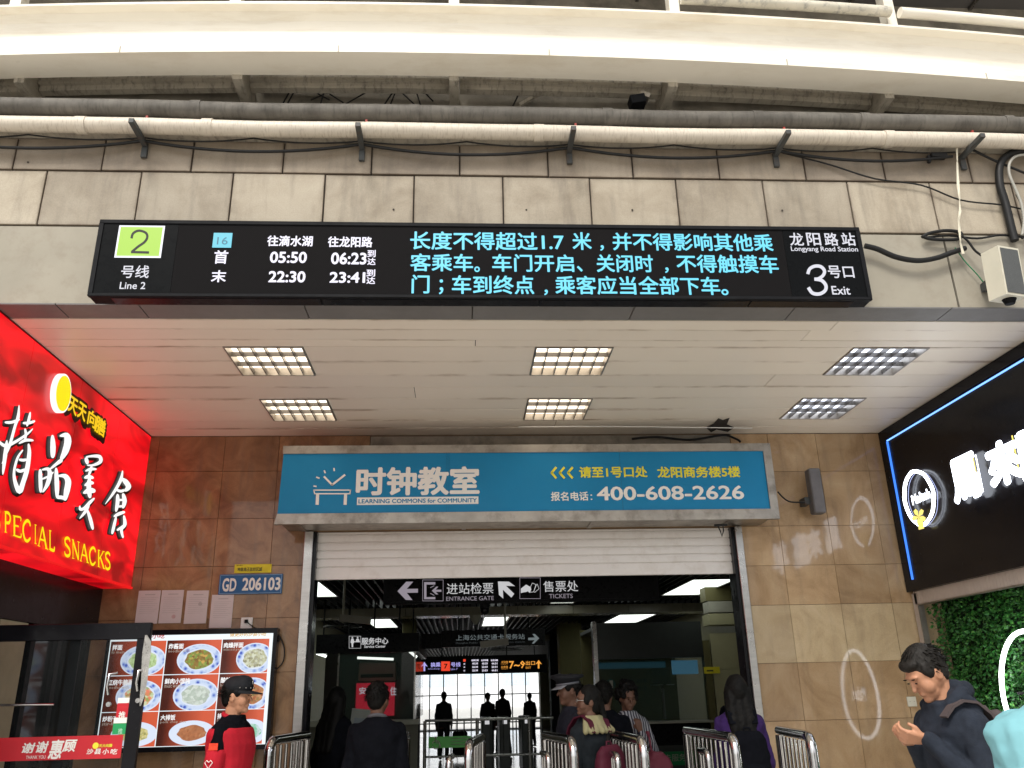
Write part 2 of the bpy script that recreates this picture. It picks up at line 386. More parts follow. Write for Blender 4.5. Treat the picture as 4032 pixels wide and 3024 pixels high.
for a, b in zip(bx, bx[1:]): pts += sag((a, 4.99, 5.268), (b, 4.99, 5.268), .075)[:-1]
tag(MB().tube(pts+[Vector((3.52, 4.99, 5.262))][:0], .011, 8).build('power_cable', M['cable']), 'thick black cable sagging between the pipe brackets', 'cable')
pts = []
for k, (a, b) in enumerate(zip(bx, bx[1:])):
    mid = (a+b)/2; pts += sag((a, 4.985, 5.29), (mid, 4.985, 5.30), .03, 8)[:-1]+sag((mid, 4.985, 5.30), (b, 4.985, 5.29), .028, 8)[:-1]
tag(MB().tube(pts, .0055, 6).build('thin_cable', M['cable']), 'thin black wire looping above the thick cable along the tiles', 'cable')
def cable(label, pix, y, r, mat=None, name='cable', dy=None):
    P = [at(u, v, y=y) for u, v in pix]; Q = []
    for i in range(len(P)-1):
        p0, p1, p2, p3 = P[max(i-1, 0)], P[i], P[i+1], P[min(i+2, len(P)-1)]
        for j in range(5):
            t = j/5; Q.append(.5*((2*p1)+(p2-p0)*t+(2*p0-5*p1+4*p2-p3)*t*t+(3*p1-p0-3*p2+p3)*t**3))
    Q.append(P[-1]); return tag(MB().tube(Q, r, 8).build(name, mat or M['cable']), label, 'cable')
cable('thin wire drooping right from the fourth bracket to the cable bundle', [(1690, 330), (1740, 342), (1800, 358), (1890, 386), (1990, 400), (2075, 432), (2160, 442), (2212, 452), (2260, 456)], 5.02, .006)
cable('straight black cable slanting from the last bracket to the right edge', [(2098, 322), (2140, 343), (2180, 360), (2240, 385), (2300, 412)], 5.0, .009)
cable('fat black conduit curving down beside the bundle at the right edge', [(2300, 322), (2212, 325), (2178, 335), (2160, 358), (2160, 400), (2172, 440), (2184, 490), (2192, 520)], 5.0, .028, name='conduit')
M['cableg'] = plain('grey_cable', (.35, .34, .30), .5)
cable('pale grey cable strapped to the conduit at the right edge', [(2240, 334), (2200, 336), (2182, 350), (2180, 375), (2192, 405), (2206, 440), (2212, 475), (2208, 508)], 4.97, .010, M['cableg'])
cable('thin black cable running down behind the pale grey cable', [(2196, 420), (2206, 440), (2214, 480), (2208, 515)], 4.985, .009)
cable('horizontal black cable along the joint under the last tiles', [(2000, 513), (2050, 509), (2110, 515), (2160, 508), (2212, 512), (2290, 514)], 5.03, .008)
cable('loose black loop of cable left of the strap above the speaker', [(1992, 512), (2010, 503), (2045, 498), (2075, 503), (2070, 516), (2040, 518), (2010, 516), (1996, 512)], 5.01, .012)
cable('thick black cable drooping from the right end of the LED display', [(1868, 531), (1895, 538), (1935, 555), (1980, 563), (2020, 558), (2055, 546), (2085, 536)], 4.99, .019)
cable('black cable running down to the white wall speaker', [(2070, 503), (2090, 520), (2105, 540), (2120, 552)], 4.98, .008)
cable('thin green wire hanging down to the foot of the white wall speaker', [(2063, 535), (2085, 565), (2110, 592), (2130, 618), (2134, 632)], 5.02, .004, plain('green_wire', (.03, .2, .09), .5), 'green_wire')
st = MB(); sp_ = [(2067, 318), (2068, 350), (2070, 400), (2073, 430), (2074, 455), (2071, 475), (2073, 500), (2075, 525), (2081, 548)]
sv = [at(u, v, y=4.95) for u, v in sp_]
for i in range(len(sv)-1):
    wd = .016 if i % 3 else .011; tw = .004*(-1)**i
    st.add([sv[i]+Vector((-wd/2, tw, 0)), sv[i]+Vector((wd/2, -tw, 0)), sv[i+1]+Vector((wd/2, tw, 0)), sv[i+1]+Vector((-wd/2, -tw, 0)),
            sv[i]+Vector((-wd/2, tw+.003, 0)), sv[i]+Vector((wd/2, -tw+.003, 0)), sv[i+1]+Vector((wd/2, tw+.003, 0)), sv[i+1]+Vector((-wd/2, -tw+.003, 0))], [(0, 1, 2, 3), (7, 6, 5, 4), (0, 3, 7, 4), (1, 5, 6, 2)])
tag(st.build('strap', plain('cream_plastic_strap', (.62, .58, .46), .5)), 'pale plastic strap dangling from the rightmost pipe bracket', 'strap')
cj = MB(); cj.box(3.44, 3.56, 4.975, 5.03, 5.235, 5.268, b=.004); cj.tube([at(2005, 336, y=5), at(2009, 345, y=5), at(2006, 351, y=5)], .013, 8)
tag(cj.build('cable_joint', M['cable']), 'black cable joint hanging left of the strap', 'joint')

# white wall speaker on the facade
sp = thing('wall_speaker', 'white box speaker with grey grille tilted down on the facade right of the display', 'speaker', (3.75, 4.9, 4.35))
M['spw'] = plain('yellowed_white_plastic', (.62, .59, .48), .4, var=.06)
a1, a2, a3, a4 = [at(u, v, y=4.80) for u, v in ((2120, 546), (2197, 542), (2224, 640), (2148, 642))]
x0, x1 = 3.60, 3.86
def boxrot(mb, c, hx, hy, hz, Mx, mi=0):
    vs = [Vector(c)+Mx @ Vector((sx*hx, sy*hy, sz*hz)) for sz in (-1, 1) for sy in (-1, 1) for sx in (-1, 1)]
    return mb.add(vs, [(0, 2, 3, 1), (4, 5, 7, 6), (0, 1, 5, 4), (2, 6, 7, 3), (0, 4, 6, 2), (1, 3, 7, 5)], mi)
cc = at(2168, 594, y=4.84); Mx = Matrix.Rotation(radians(14), 3, 'Z') @ Matrix.Rotation(radians(4), 3, 'X')
hw, hh = .088, .175
boxrot(MB(), cc, hw, .07, hh, Mx).build('cabinet', M['spw'], sp)
gr = MB(); boxrot(gr, cc+Mx @ Vector((0, -.072, 0)), hw-.014, .003, hh-.016, Mx).build('grille', plain('grey_speaker_grille', (.10, .105, .105), .6, bump=.5, bscale=500), sp)
MB().tube([cc+Mx @ Vector((.01, 0, -hh-.035)), cc+Mx @ Vector((.01, 0, -hh))], [.03, .045], 14).build('tuning_port', M['black'], sp)
boxrot(MB(), cc+Vector((-.01, .13, 0)), .03, .07, .03, Matrix.Identity(3)).build('mount', M['bracketpaint'], sp)

# ================================================================ canopy
def yb(x): return 4.69+.0103*(x-.2)**2
cp = thing('canopy_beam', 'long curved cream painted steel beam crossing the top above the pipes', 'beam', (0, 4.7, 5.82))
X = [-6.4+i*.2 for i in range(67)]
prof = [(0, 0), (.012, .0), (.235, 0), (.235, .40), (-.03, .415), (-.03, .396), (.035, .388), (.075, .34), (.088, .26), (.080, .16), (.052, .085), (.02, .062), (0, .055)]
prof = prof[1:]+prof[:1]
rings = [[(x, yb(x)+a, 5.82+b) for a, b in prof] for x in X]
n_ = len(prof); mb = MB(); vs = [p for r in rings for p in r]
mb.add(vs, [(i*n_+j, (i+1)*n_+j, (i+1)*n_+(j+1) % n_, i*n_+(j+1) % n_) for i in range(len(X)-1) for j in range(n_)], 0)
mb.build('web', M['beampaint'], cp)
for x in (-4.9, -3.15, -1.60, -.05, 1.56, 3.24, 4.9):
    B('post', M['beampaint'], cp, x-.037, x+.037, yb(x)+.0, yb(x)+.09, 6.236, 6.95)
for x in (-4.9, -3.15, -1.60, -.05, 1.56, 3.24, 4.9):
    B('bracket_arm', M['channel'], cp, x-.035, x+.035, yb(x)+.23, 5.32, 5.78, 5.95)
tb = MB().tube([(x, yb(x)-.06, 6.262+.0*x+.010*(x-.5)*0+.04) for x in [1.62+i*.3 for i in range(17)]], .045, 12)
tr = thing('canopy_rail', 'pale dirty tube rail above the curved beam at the top right', 'rail', (3, 4.7, 6.4))
for a, b in ((1.60, 3.20), (3.28, 4.86)):
    z0 = 6.335
    MB().tube([(a+(b-a)*i/8, yb(a+(b-a)*i/8)-.05, z0) for i in range(9)], .04, 14).build('tube', plain('peeling_cream_tube', (.62, .58, .48), .6, stain=((.14, .14, .15), 16, .9, (1, 1, 1)), var=.15) if a < 3 else M['beampaint'], tr)
ch = thing('canopy_channel', 'stained steel channel just behind the curved beam', 'beam', (0, 5.1, 5.9))
for a, b in ((-6.4, -3.19), (-3.11, -1.64), (-1.56, -.09), (-.01, 1.52), (1.60, 3.2), (3.28, 6.4)):
    mb = MB(); k = 9
    for i in range(k-1):
        u0, u1 = a+(b-a)*i/(k-1), a+(b-a)*(i+1)/(k-1); y0, y1 = yb(u0)+.42, yb(u1)+.42
        for dy, za, zb in ((0, 5.93, 6.1), (-.03, 5.905, 5.93), (0, 5.862, 5.905)):
            mb.slab([(u0, y0+dy, za), (u1, y1+dy, za), (u1, y1+.06, za), (u0, y0+.06, za)], (0, 0, zb-za))
    mb.build('channel_piece', M['channel'], ch)
ws_ = MB()
for x in (-3.9, -2.35, -.85, .62, 2.35, 3.9): ws_.box(x-.004, x+.004, yb(x)-.002, yb(x)+.01, 5.822, 5.874)
ws_.build('weld_seam', M['channel'], cp)['kind'] = 'stuff'
# bare wires poking out behind the dark pipe
wr = MB(); rs_ = random.Random(5)
for u0, v0, u1, v1 in ((672, 216, 700, 204), (686, 202, 712, 216), (700, 200, 692, 225), (712, 203, 742, 222), (748, 224, 790, 200), (828, 229, 850, 197), (842, 229, 855, 197), (866, 198, 898, 228), (900, 200, 909, 229), (916, 198, 936, 219), (612, 222, 624, 201), (622, 222, 634, 200), (1108, 228, 1122, 200)):
    wr.tube([at(u0, v0, y=5.2), at(u1, v1, y=5.25)], .006, 5)
tag(wr.build('bent_wires', M['cable']), 'bent black wires sticking up behind the dark pipe', 'wires')
sb = MB(); boxrot(sb, at(1143, 215, y=5.2), .09, .012, .012, Matrix.Rotation(radians(-36), 3, 'Y')).build; 
tag(sb.build('brace', M['channel']), 'short slanting steel brace behind the dark pipe in the middle', 'brace')
cm = thing('canopy_camera', 'small dark camera tucked under the canopy beam right of centre', 'camera', at(1382, 220, y=5.0))
boxrot(MB(), at(1376, 221, y=5.0), .055, .05, .035, Matrix.Rotation(radians(-12), 3, 'Y')).build('camera_body', M['black'], cm)
boxrot(MB(), at(1392, 210, y=5.0), .035, .04, .02, Matrix.Rotation(radians(25), 3, 'Y')).build('camera_mount', M['steeldirty'], cm)
# roof
rf = setting('canopy_roof', (0, 6, 6.98))
seams = [-7, -5.3, -3.9, -2.55, -1.2, .2, 1.45, 2.35, 3.25, 4.3, 5.6, 7]
for a, b in zip(seams, seams[1:]):
    B('roof_panel', M['roofpanel'], rf, a+.012, b-.012, 4.5, 9.5, 6.98, 7.02)
    B('seam', M['louver'], rf, b-.014, b+.014, 4.5, 9.5, 6.955, 6.985)
# building body above the entrance (keeps daylight out of the ceiling void)
tag(MB().box(-6.5, 6.8, 9.4, 9.6, 4.2, 7.0).build('upper_wall', M['concrete']), 'plain concrete wall of the storey above the entrance', 'wall')

# ================================================================ passage ceiling
pc = setting('passage_ceiling', (0, 6.6, 4.04))
ye = [5.27, 5.43, 5.62, 5.745, 6.04, 6.335, 6.62, 6.91, 7.215, 7.52, 7.76, 8.0]
holes = {3: [(-1.745, -1.16), (.55, 1.145), (2.99, 3.60)], 8-1: [(-1.742, -1.157), (.58, 1.16), (3.05, 3.643)]}
holes[4] = holes[3]; holes[8] = holes[7]
cuts = {0: [at(1800, 705, z=4.04).x], 1: [at(1730, 735, z=4.04).x], 5: [at(1655, 830, z=4.04).x], 4: [], 9: [.9], 6: [-.4], 2: [.1]}
for i, (a, b) in enumerate(zip(ye, ye[1:])):
    spans = [(-3.6, 4.5)]
    for h0, h1 in holes.get(i, []):
        spans = [q for s0, s1 in spans for q in (((s0, h0), (h1, s1)) if s0 < h0 < s1 else ((s0, s1),))]
    for c in cuts.get(i, []):
        spans = [q for s0, s1 in spans for q in (((s0, c), (c+.006, s1)) if s0 < c < s1 else ((s0, s1),))]
    for s0, s1 in spans:
        dz = rr.uniform(-.0015, .002)
        B('ceiling_board', M['ceil'], pc, s0, s1, a+.0035, b-.0035, 4.04+dz, 4.05+dz)
B('backing', M['joint'], pc, -6.2, 6.6, 5.26, 8.3, 4.30, 4.32)
B('end_board', M['ceil'], pc, -3.6, 4.5, 8.0, 8.28, 4.052, 4.06)
# recessed louvre lights
def louvre(label, x0, x1, y0, y1, lamp):
    t = thing('louvre_light', label, 'ceiling light', ((x0+x1)/2, (y0+y1)/2, 4.04), 'recessed louvre lights in the passage ceiling')
    t_ = .012
    f = MB(); f.box(x0, x0+t_, y0, y1, 4.034, 4.14); f.box(x1-t_, x1, y0, y1, 4.034, 4.14); f.box(x0+t_, x1-t_, y0, y0+t_, 4.034, 4.14); f.box(x0+t_, x1-t_, y1-t_, y1, 4.034, 4.14)
    f.build('frame', M['steeldirty'], t)
    B('housing', M['tubecase'], t, x0, x1, y0, y1, 4.16, 4.17); B('reflector', lamp, t, x0+.013, x1-.013, y0+.013, y1-.013, 4.098, 4.104)
    for k in range(3):
        yy = y0+(y1-y0)*(k+.5)/3; MB().tube([(x0+.03, yy, 4.093), (x1-.03, yy, 4.093)], .011, 8).build('lamp_tube', lamp, t)
    for k in range(1, 3):
        yy = y0+(y1-y0)*k/3; B('louvre_blade', M['louver'], t, x0+t_, x1-t_, yy-.004, yy+.004, 4.042, 4.078)
    for k in range(1, 6):
        xx = x0+(x1-x0)*k/6; B('louvre_blade', M['louver'], t, xx-.004, xx+.004, y0+t_, y1-t_, 4.041, 4.077)
louvre('front left warm louvre light, nearest the red sign', -1.742, -1.163, 5.748, 6.332, M['lamp'])
louvre('front middle warm louvre light under the display', .553, 1.142, 5.748, 6.332, M['lamp'])
louvre('front right bluish louvre light, nearest the black sign', 2.993, 3.597, 5.748, 6.332, M['lampcool'])
louvre('rear left warm louvre light above the left wall tiles', -1.739, -1.16, 6.913, 7.517, M['lamp'])
louvre('rear middle warm louvre light above the blue banner', .583, 1.157, 6.913, 7.517, M['lamp'])
louvre('rear right bluish louvre light beside the ceiling stain', 3.053, 3.64, 6.913, 7.517, M['lampcool'])

# ================================================================ rear wall with the doorway
rw = thing('marble_wall', 'polished beige brown marble wall around the station doorway', 'wall', (0, 8, 0))
zs = [0, .44, .88, 1.327, 1.824, 2.345, 2.713, 3.094, 3.64, 4.035]
zl = [0, .44, .88, 1.33, 1.84, 2.31, 2.78, 3.225, 3.685, 4.035]
def wall_tiles(xs_, zs_, skip):
    for za, zb in zip(zs_, zs_[1:]):
        for a, b in zip(xs_, xs_[1:]):
            aa, bb = a, b
            if skip(a, b, za, zb): continue
            B('tile', M['marble_light' if (a > 2.7 and za > 1.8 and zb < 2.35) else ('marble_grimy_shaded' if b < -1.4 or za > 3.6 and b < 0 else 'marble')], rw, aa+.0015, bb-.0015, 8.0+rr.uniform(0, .0025), 8.02, za+.0015, zb-.0015, b=.001)
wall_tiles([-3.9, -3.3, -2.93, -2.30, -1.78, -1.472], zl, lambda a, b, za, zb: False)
wall_tiles([2.718, 3.10, 3.60, 4.10, 4.5], zs, lambda a, b, za, zb: False)
wall_tiles([-1.472, -.9, -.3, .3, .9, 1.5, 2.1, 2.718], [3.10, 3.64], lambda a, b, za, zb: False)
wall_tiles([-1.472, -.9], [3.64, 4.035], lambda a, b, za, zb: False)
B('shadow_gap_panel', M['concrete'], rw, -.895, 2.715, 8.012, 8.02, 3.645, 4.03)  # plain dark panel instead of tiles, standing in for the shadowed gap above the banner
cable('dangling black wires above the right end of the blue banner', [(1365, 948), (1420, 944), (1490, 950), (1560, 940), (1590, 948), (1600, 955)], 7.9, .012, name='loose_wires')
cable('pale bent strip of trim hanging along the ceiling edge above the banner', [(1120, 922), (1300, 921), (1480, 923), (1625, 925)], 7.55, .004, M['tubecase'], name='trim_strip')
c_ = MB(); c_.box(-3.9, -1.472, 8.021, 8.2, 0, 4.3); c_.box(2.718, 4.6, 8.021, 8.2, 0, 4.3); c_.box(-1.472, 2.718, 8.021, 8.05, 3.09, 4.3)
c_.build('core', plain('brown_tile_joint', (.15, .10, .06), .9), rw)
df = thing('door_frame', 'tall brushed steel door frame around the station entrance', 'door frame', (.6, 8, 0))
for nm, a, b in (('jamb', -1.474, -1.392), ('jamb', 2.645, 2.716)):
    B(nm, M['steel'], df, a, b, 7.965, 8.25, 0, 3.09, b=.004)
    B('guide_rail', M['blackgloss'], df, (b+.001 if a < 0 else a-.03), (b+.03 if a < 0 else a-.001), 8.0, 8.2, 0, 3.09)
sh = thing('roller_shutter', 'half raised white slatted roller shutter over the doorway', 'shutter', (.6, 8.09, 2.65))
M['shut'] = plain('white_shutter_slats', (.80, .765, .73), .35, var=.04, stain=((.4, .33, .26), 6, .4))
z = 2.652; k = 0
while z < 3.4:
    hgt = .12 if k == 0 else .078
    mb = MB(); y0 = 8.085
    pr = [(0, 0), (-.012, .004), (-.014, hgt*.5), (-.012, hgt-.014), (.010, hgt-.009), (0, hgt), (.006, hgt), (.006, 0)]
    mb.loft([[(-1.39, y0+a, z+b) for a, b in pr], [(2.643, y0+a, z+b) for a, b in pr]], smooth=False)
    mb.build('slat', M['shut'], sh); z += hgt; k += 1
# switch plate
pp = thing('switch_plate', 'small white switch plate low on the right marble wall', 'switch', (4.15, 7.99, 1.44))
p0 = at(1958, 1505, y=7.99); p1 = at(1980, 1526, y=7.99)
B('plate', M['spw'], pp, p0.x, p0.x+.085, 7.984, 7.998, p1.z, p1.z+.085, b=.003)
for dx in (.02, .06): B('screw', M['steeldirty'], pp, p0.x+dx, p0.x+dx+.006, 7.981, 7.984, p1.z+.04, p1.z+.046)
# column speaker beside the blue banner
cs = thing('column_speaker', 'grey column speaker on the marble wall right of the blue banner', 'speaker', (3.43, 7.9, 3.4))
q0 = at(1745, 1012, y=7.8); q1 = at(1782, 1108, y=7.8)
B('speaker_cabinet', plain('grey_speaker_cloth', (.13, .12, .12), .6, var=.25), cs, q0.x, q0.x+.115, 7.78, 7.9, q1.z, q0.z, b=.01)
B('speaker_bracket', M['bracketpaint'], cs, q0.x-.05, q0.x-.001, 7.86, 7.995, q1.z+.1, q1.z+.17)
cable('black cable linking the blue banner box to the grey column speaker', [(1680, 1062), (1692, 1075), (1708, 1084), (1738, 1085)], 7.86, .008)
# ceiling hole above the banner
hs_ = MB(); P_ = [at(u, v, z=4.033) for u, v in ((1525, 924), (1542, 915), (1552, 904), (1562, 908), (1576, 903), (1570, 917), (1586, 924), (1572, 933), (1548, 928), (1536, 934))]
hs_.slab(P_, (0, 0, .003)); tag(hs_.build('ceiling_stain', M['joint']), 'torn dark damp patch in the ceiling above the blue banner', 'stain')
# ================================================================ LED display over the entrance
YL = 4.85
M['ledwhite'] = emit('led_white', (236, 232, 250), 1.2); M['ledcyan'] = emit('led_cyan', (104, 218, 250), 1.15)
M['ledgreen'] = emit('badge_green', (176, 224, 58), 1.0); M['ledpale'] = emit('badge_border_white', (245, 248, 255), 1.2)
M['ledblue'] = emit('badge_cyan', (90, 205, 228), 1.0); M['ledfaint'] = emit('lit_white_print', (226, 226, 236), 1.0)
led = thing('led_display', 'long black LED station display reading Longyang Road Station exit 3 in Chinese', 'display sign', (.19, YL, 4.28))
xl, xr, zb_, zt_ = -2.335, 2.716, 4.005, 4.556; LP = .022
B('housing', M['black'], led, xl+.004, xr-.004, YL+.012, YL+.125, zb_+.004, zt_-.004)
f = MB(); t_ = .028
f.box(xl, xr, YL, YL+.03, zb_, zb_+LP, b=.003); f.box(xl, xr, YL, YL+.03, zt_-t_, zt_, b=.003); f.box(xl, xl+t_, YL+.001, YL+.03, zb_+LP, zt_-t_); f.box(xr-t_, xr, YL+.001, YL+.03, zb_+LP, zt_-t_)
f.build('frame', M['black'], led)
YS = YL+.008
x1_, x2_ = at(376, 570, y=YS).x, at(1700, 570, y=YS).x
B('end_panel', plain('black_acrylic_panel', (.004, .0045, .005), .3, spec=.06), led, xl+t_, x1_-.002, YS, YS+.01, zb_+LP, zt_-t_)
B('end_panel', bpy.data.materials['black_acrylic_panel'], led, x2_+.002, xr-t_, YS, YS+.01, zb_+LP, zt_-t_)
sc_ = N('led_matrix'); wv = sc_.new("ShaderNodeTexChecker"); wv.inputs['Scale'].default_value = 160; sc_.ln(sc_.pos, wv.inputs['Vector'])
wv.inputs['Color1'].default_value = (.012, .011, .011, 1); wv.inputs['Color2'].default_value = (.005, .005, .006, 1)
sc_.set(col=wv.outputs[0], rough=.7, spec=.04)
B('led_screen', sc_.m, led, x1_, x2_, YS, YS+.01, zb_+LP, zt_-t_)
for a, b in ((-2.2, -.9), (-.89, .5), (.51, 1.9), (1.91, 2.6)): B('vent_strip', M['blackgloss'], led, a, b, YL+.03, YL+.12, zb_-.002, zb_+.003)
YT = YS-.003
a = at(258, 487, y=YT); b = at(347, 557, y=YT)
bd = MB().box(a.x, b.x, YT-.001, YT+.001, b.z, a.z); bo = bd.build('badge_border', M['ledpale'], led)
MB().box(a.x+.012, b.x-.012, YT-.003, YT-.0015, b.z+.012, a.z-.012).build('badge', M['ledgreen'], led)
def PL(u, v, l=0):
    q = at(u, v, y=YT-.004); return Vector((q.x, YT-.004-l, q.z))
nb_ = MB(); ribbon(nb_, [(284, 515), (287, 505), (296, 499), (306, 499), (316, 504), (318, 513), (312, 523), (298, 533), (285, 544)], 5.2, PL, tip=1); ribbon(nb_, [(283, 544.5), (322, 545.5)], 5.2, PL, lift=.0005, tip=1); nb_.build('numeral', M['print_black'], led)
T('lettering', '号线', (262, 573, 322, 600), M['ledfaint'], led, YT, bold=.01)
T('lettering', 'Line 2', (259, 609, 314, 624), M['ledfaint'], led, YT, bold=.01)
a = at(462, 503, y=YT); b = at(499, 535, y=YT)
MB().box(a.x, b.x, YT-.001, YT+.001, b.z, a.z).build('line_badge', M['ledblue'], led)
T('numeral', '16', (469, 512, 492, 528), emit('badge_teal', (20, 120, 150), .8), led, YT-.003)
for s, bx_ in (('首', (463, 541, 492, 569)), ('末', (457, 584, 488, 609)), ('往滴水湖', (578, 509, 675, 531)), ('往龙阳路', (709, 511, 804, 533)),
               ('05:50', (584, 544, 662, 567)), ('06:23', (716, 546, 791, 570)), ('22:30', (581, 586, 659, 609)), ('23:41', (713, 588, 788, 610)),
               ('到', (794, 540, 811, 555)), ('达', (794, 557, 811, 572)), ('到', (792, 582, 810, 597)), ('达', (792, 598, 810, 613))):
    T('lettering', s, bx_, M['ledwhite'], led, YT, bold=.028 if len(s) > 1 else .02)
for s_, u0, u1, v0, v1 in (('长度不得超过1.7', 887, 1217, 500, 538), ('米', 1237, 1277, 502, 539), ('，', 1297, 1304, 530, 541), ('并不得影响其他乘', 1324, 1668, 503, 540),
        ('客乘车', 887, 1021, 548, 585), ('。', 1025, 1036, 576, 587), ('车门开启', 1064, 1239, 549, 586), ('、', 1247, 1258, 575, 586), ('关闭时', 1289, 1410, 550, 587), ('，', 1437, 1444, 578, 589), ('不得触摸车', 1462, 1680, 550, 588),
        ('门', 890, 927, 594, 633), ('；', 949, 957, 604, 635), ('车到终点', 977, 1153, 595, 634), ('，', 1176, 1183, 626, 637), ('乘客应当全部下车', 1200, 1554, 596, 635), ('。', 1559, 1573, 625, 637)):
    T('lettering', s_, (u0, v0, u1, v1), M['ledcyan'], led, YT, bold=.018)
[T('lettering', c_, (u_, 503, u_+29, 530), M['ledfaint'], led, YT, bold=.014) for c_, u_ in zip('龙阳路站', (1706, 1743, 1781, 1818))]
T('lettering', 'Longyang Road Station', (1709, 532, 1853, 545), M['ledfaint'], led, YT, bold=.012)
nb_ = MB(); ribbon(nb_, [(1745, 592), (1749, 581), (1760, 575), (1773, 576), (1781, 585), (1778, 595), (1768, 602), (1759, 603)], 7, PL, tip=1); ribbon(nb_, [(1761, 603), (1775, 606), (1784, 617), (1782, 628), (1770, 635), (1755, 633), (1746, 621)], 7.4, PL, lift=.0005, tip=1); nb_.build('numeral', M['ledfaint'], led)
T('lettering', '号口', (1789, 574, 1844, 600), M['ledfaint'], led, YT, bold=.014)
T('lettering', 'Exit', (1797, 618, 1836, 636), M['ledfaint'], led, YT, bold=.012)
for x in (-1.9, 2.3): B('mount', M['bracketpaint'], led, x, x+.05, YL+.12, 5.06, 4.25, 4.40)

# ================================================================ blue banner box over the doorway
YB = 7.5
bb = thing('banner_box', 'blue classroom banner on a weathered steel box over the shutter', 'banner', (.6, 7.6, 3.43))
xl, xr, z0, z1 = -1.662, 2.925, 3.070, 3.792
M['bannerblue'] = plain('blue_banner_vinyl', (.006, .20, .41), .5, var=.07, scale=1.3, bump=.5, bscale=3)
B('box_body', M['steeldirty'], bb, xl+.03, xr-.03, YB+.03, 7.99, z0+.03, z1-.02)
f = MB()
def bar(p, q, r, s): f.slab([p, q, r, s], (0, .05, 0))
fw = .075
f.slab([(xl, YB, z0), (xr, YB, z0), (xr-fw, YB-.0, z0+fw*1.25), (xl+.02, YB-.0, z0+fw*1.25)], (0, .05, 0))
f.build('frame_rail', M['steeldirty'], bb); f = MB()
f.slab([(xl+.03, YB, z1), (xr, YB, z1), (xr-fw, YB, z1-fw), (xl+.03, YB, z1-fw)], (0, .05, 0)); f.build('frame_rail', M['steeldirty'], bb); f = MB()
f.slab([(xr, YB-.001, z0+.002), (xr, YB-.001, z1-.002), (xr-fw, YB-.001, z1-fw), (xr-fw, YB-.001, z0+fw*1.25)], (0, .05, 0)); f.build('frame_rail', M['steeldirty'], bb)
MB().quad((xl+.02, YB+.012, z0+.09), (xr-fw+.002, YB+.012, z0+.09), (xr-fw+.002, YB+.012, z1-fw+.002), (xl+.035, YB+.012, z1-fw+.002)).build('banner_sheet', M['bannerblue'], bb)
for u in (1342, 965, 970):
    p = at(u, 1040, y=YB+.01); MB().box(p.x-.002, p.x+.002, YB+.009, YB+.0118, z0+.09, z1-fw).build('seam', plain('blue_seam', (.01, .16, .30), .4) if u == 1342 else bpy.data.materials['blue_seam'], bb)
for x in (-1.5, 0, 1.2, 2.5): B('underside_strap', M['steeldirty'], bb, x, x+.04, YB+.06, 7.97, z0+.018, z0+.03)
z_ = lambda x, y: zp(1000, 1700, 1.0533, x, y)
def TB(s, x0, y0, x1, y1, mat, **k):
    a = z_(x0, y0); b = z_(x1, y1); return T('lettering', s, (a[0], a[1], b[0], b[1]), mat, bb, YB+.008, **k)
M['vinylyellow'] = plain('yellow_vinyl', (.75, .68, .05), .45, var=.04)
TB('时钟教室', 428, 150, 931, 262, M['print_white'], bold=.035)
a = at(*z_(428, 273), y=YB+.01); b = at(*z_(931, 300), y=YB+.01); hgt = at(*z_(428, 304), y=YB+.01).z
MB().box(a.x, b.x, YB+.008, YB+.011, hgt, a.z).build('caption_strip', M['print_white'], bb)
q = [z_(434, 280), z_(924, 296)]; T('lettering', 'LEARNING COMMONS for COMMUNITY', (q[0][0], q[0][1], q[1][0], z_(434, 297)[1]), M['bannerblue'], bb, YB+.006, bold=.022)
TB('请至1号口处', 1350, 146, 1630, 190, M['vinylyellow'], bold=.03)
TB('龙阳商务楼5楼', 1674, 146, 2015, 190, M['vinylyellow'], bold=.03)
TB('报名电话', 1232, 250, 1386, 286, M['print_white'], bold=.022); TB(':', 1396, 260, 1403, 283, M['print_white'], bold=.0)
TB('400-608-2626', 1424, 229, 2030, 284, M['print_white'], bold=.022)
lg = MB()
def Pb(x, y, l=0):
    p = at(*z_(x, y), y=YB+.008); return Vector((p.x, YB+.008-l, p.z))
def line_b(mb, p, q, w):
    p_, q_ = Vector(p), Vector(q); d = (q_-p_).normalized(); n = Vector((-d.y, d.x))*w/2
    mb.add([Pb(*(p_+n)), Pb(*(q_+n)), Pb(*(q_-n)), Pb(*(p_-n))], [(0, 1, 2, 3)])
for p, q, w_ in (((246, 242), (403, 242), 5), ((252, 257), (398, 257), 5), ((248, 240), (252, 259), 5), ((401, 240), (397, 259), 5), ((264, 259), (262, 303), 13), ((380, 259), (378, 303), 13), ((290, 185), (326, 222), 8), ((322, 222), (378, 178), 8), ((332, 150), (333, 163), 6), ((291, 160), (296, 172), 6), ((258, 188), (272, 193), 6), ((247, 225), (260, 227), 6)): line_b(lg, p, q, w_)
lg.build('desk_logo', M['print_white'], bb)
ar = MB()
for k in range(3):
    x = 1232+k*34; line_b(ar, (x+22, 147), (x+1, 171), 9); line_b(ar, (x+1, 169), (x+22, 193), 9)
ar.build('chevrons', M['vinylyellow'], bb)
pk = MB(); p = at(1550, 1135, y=7.52)
pk.tube([p, p+Vector((.02, 0, -.05)), p+Vector((.03, 0, -.10)), p+Vector((.05, 0, -.05)), p+Vector((.05, 0, 0))], .006, 6); pk.tube([p+Vector((-.03, 0, 0)), p+Vector((.09, 0, .005))], .012, 6)
tag(pk.build('latch_hook', M['cable']), 'small dark latch hook under the right end of the blue banner box', 'hook')

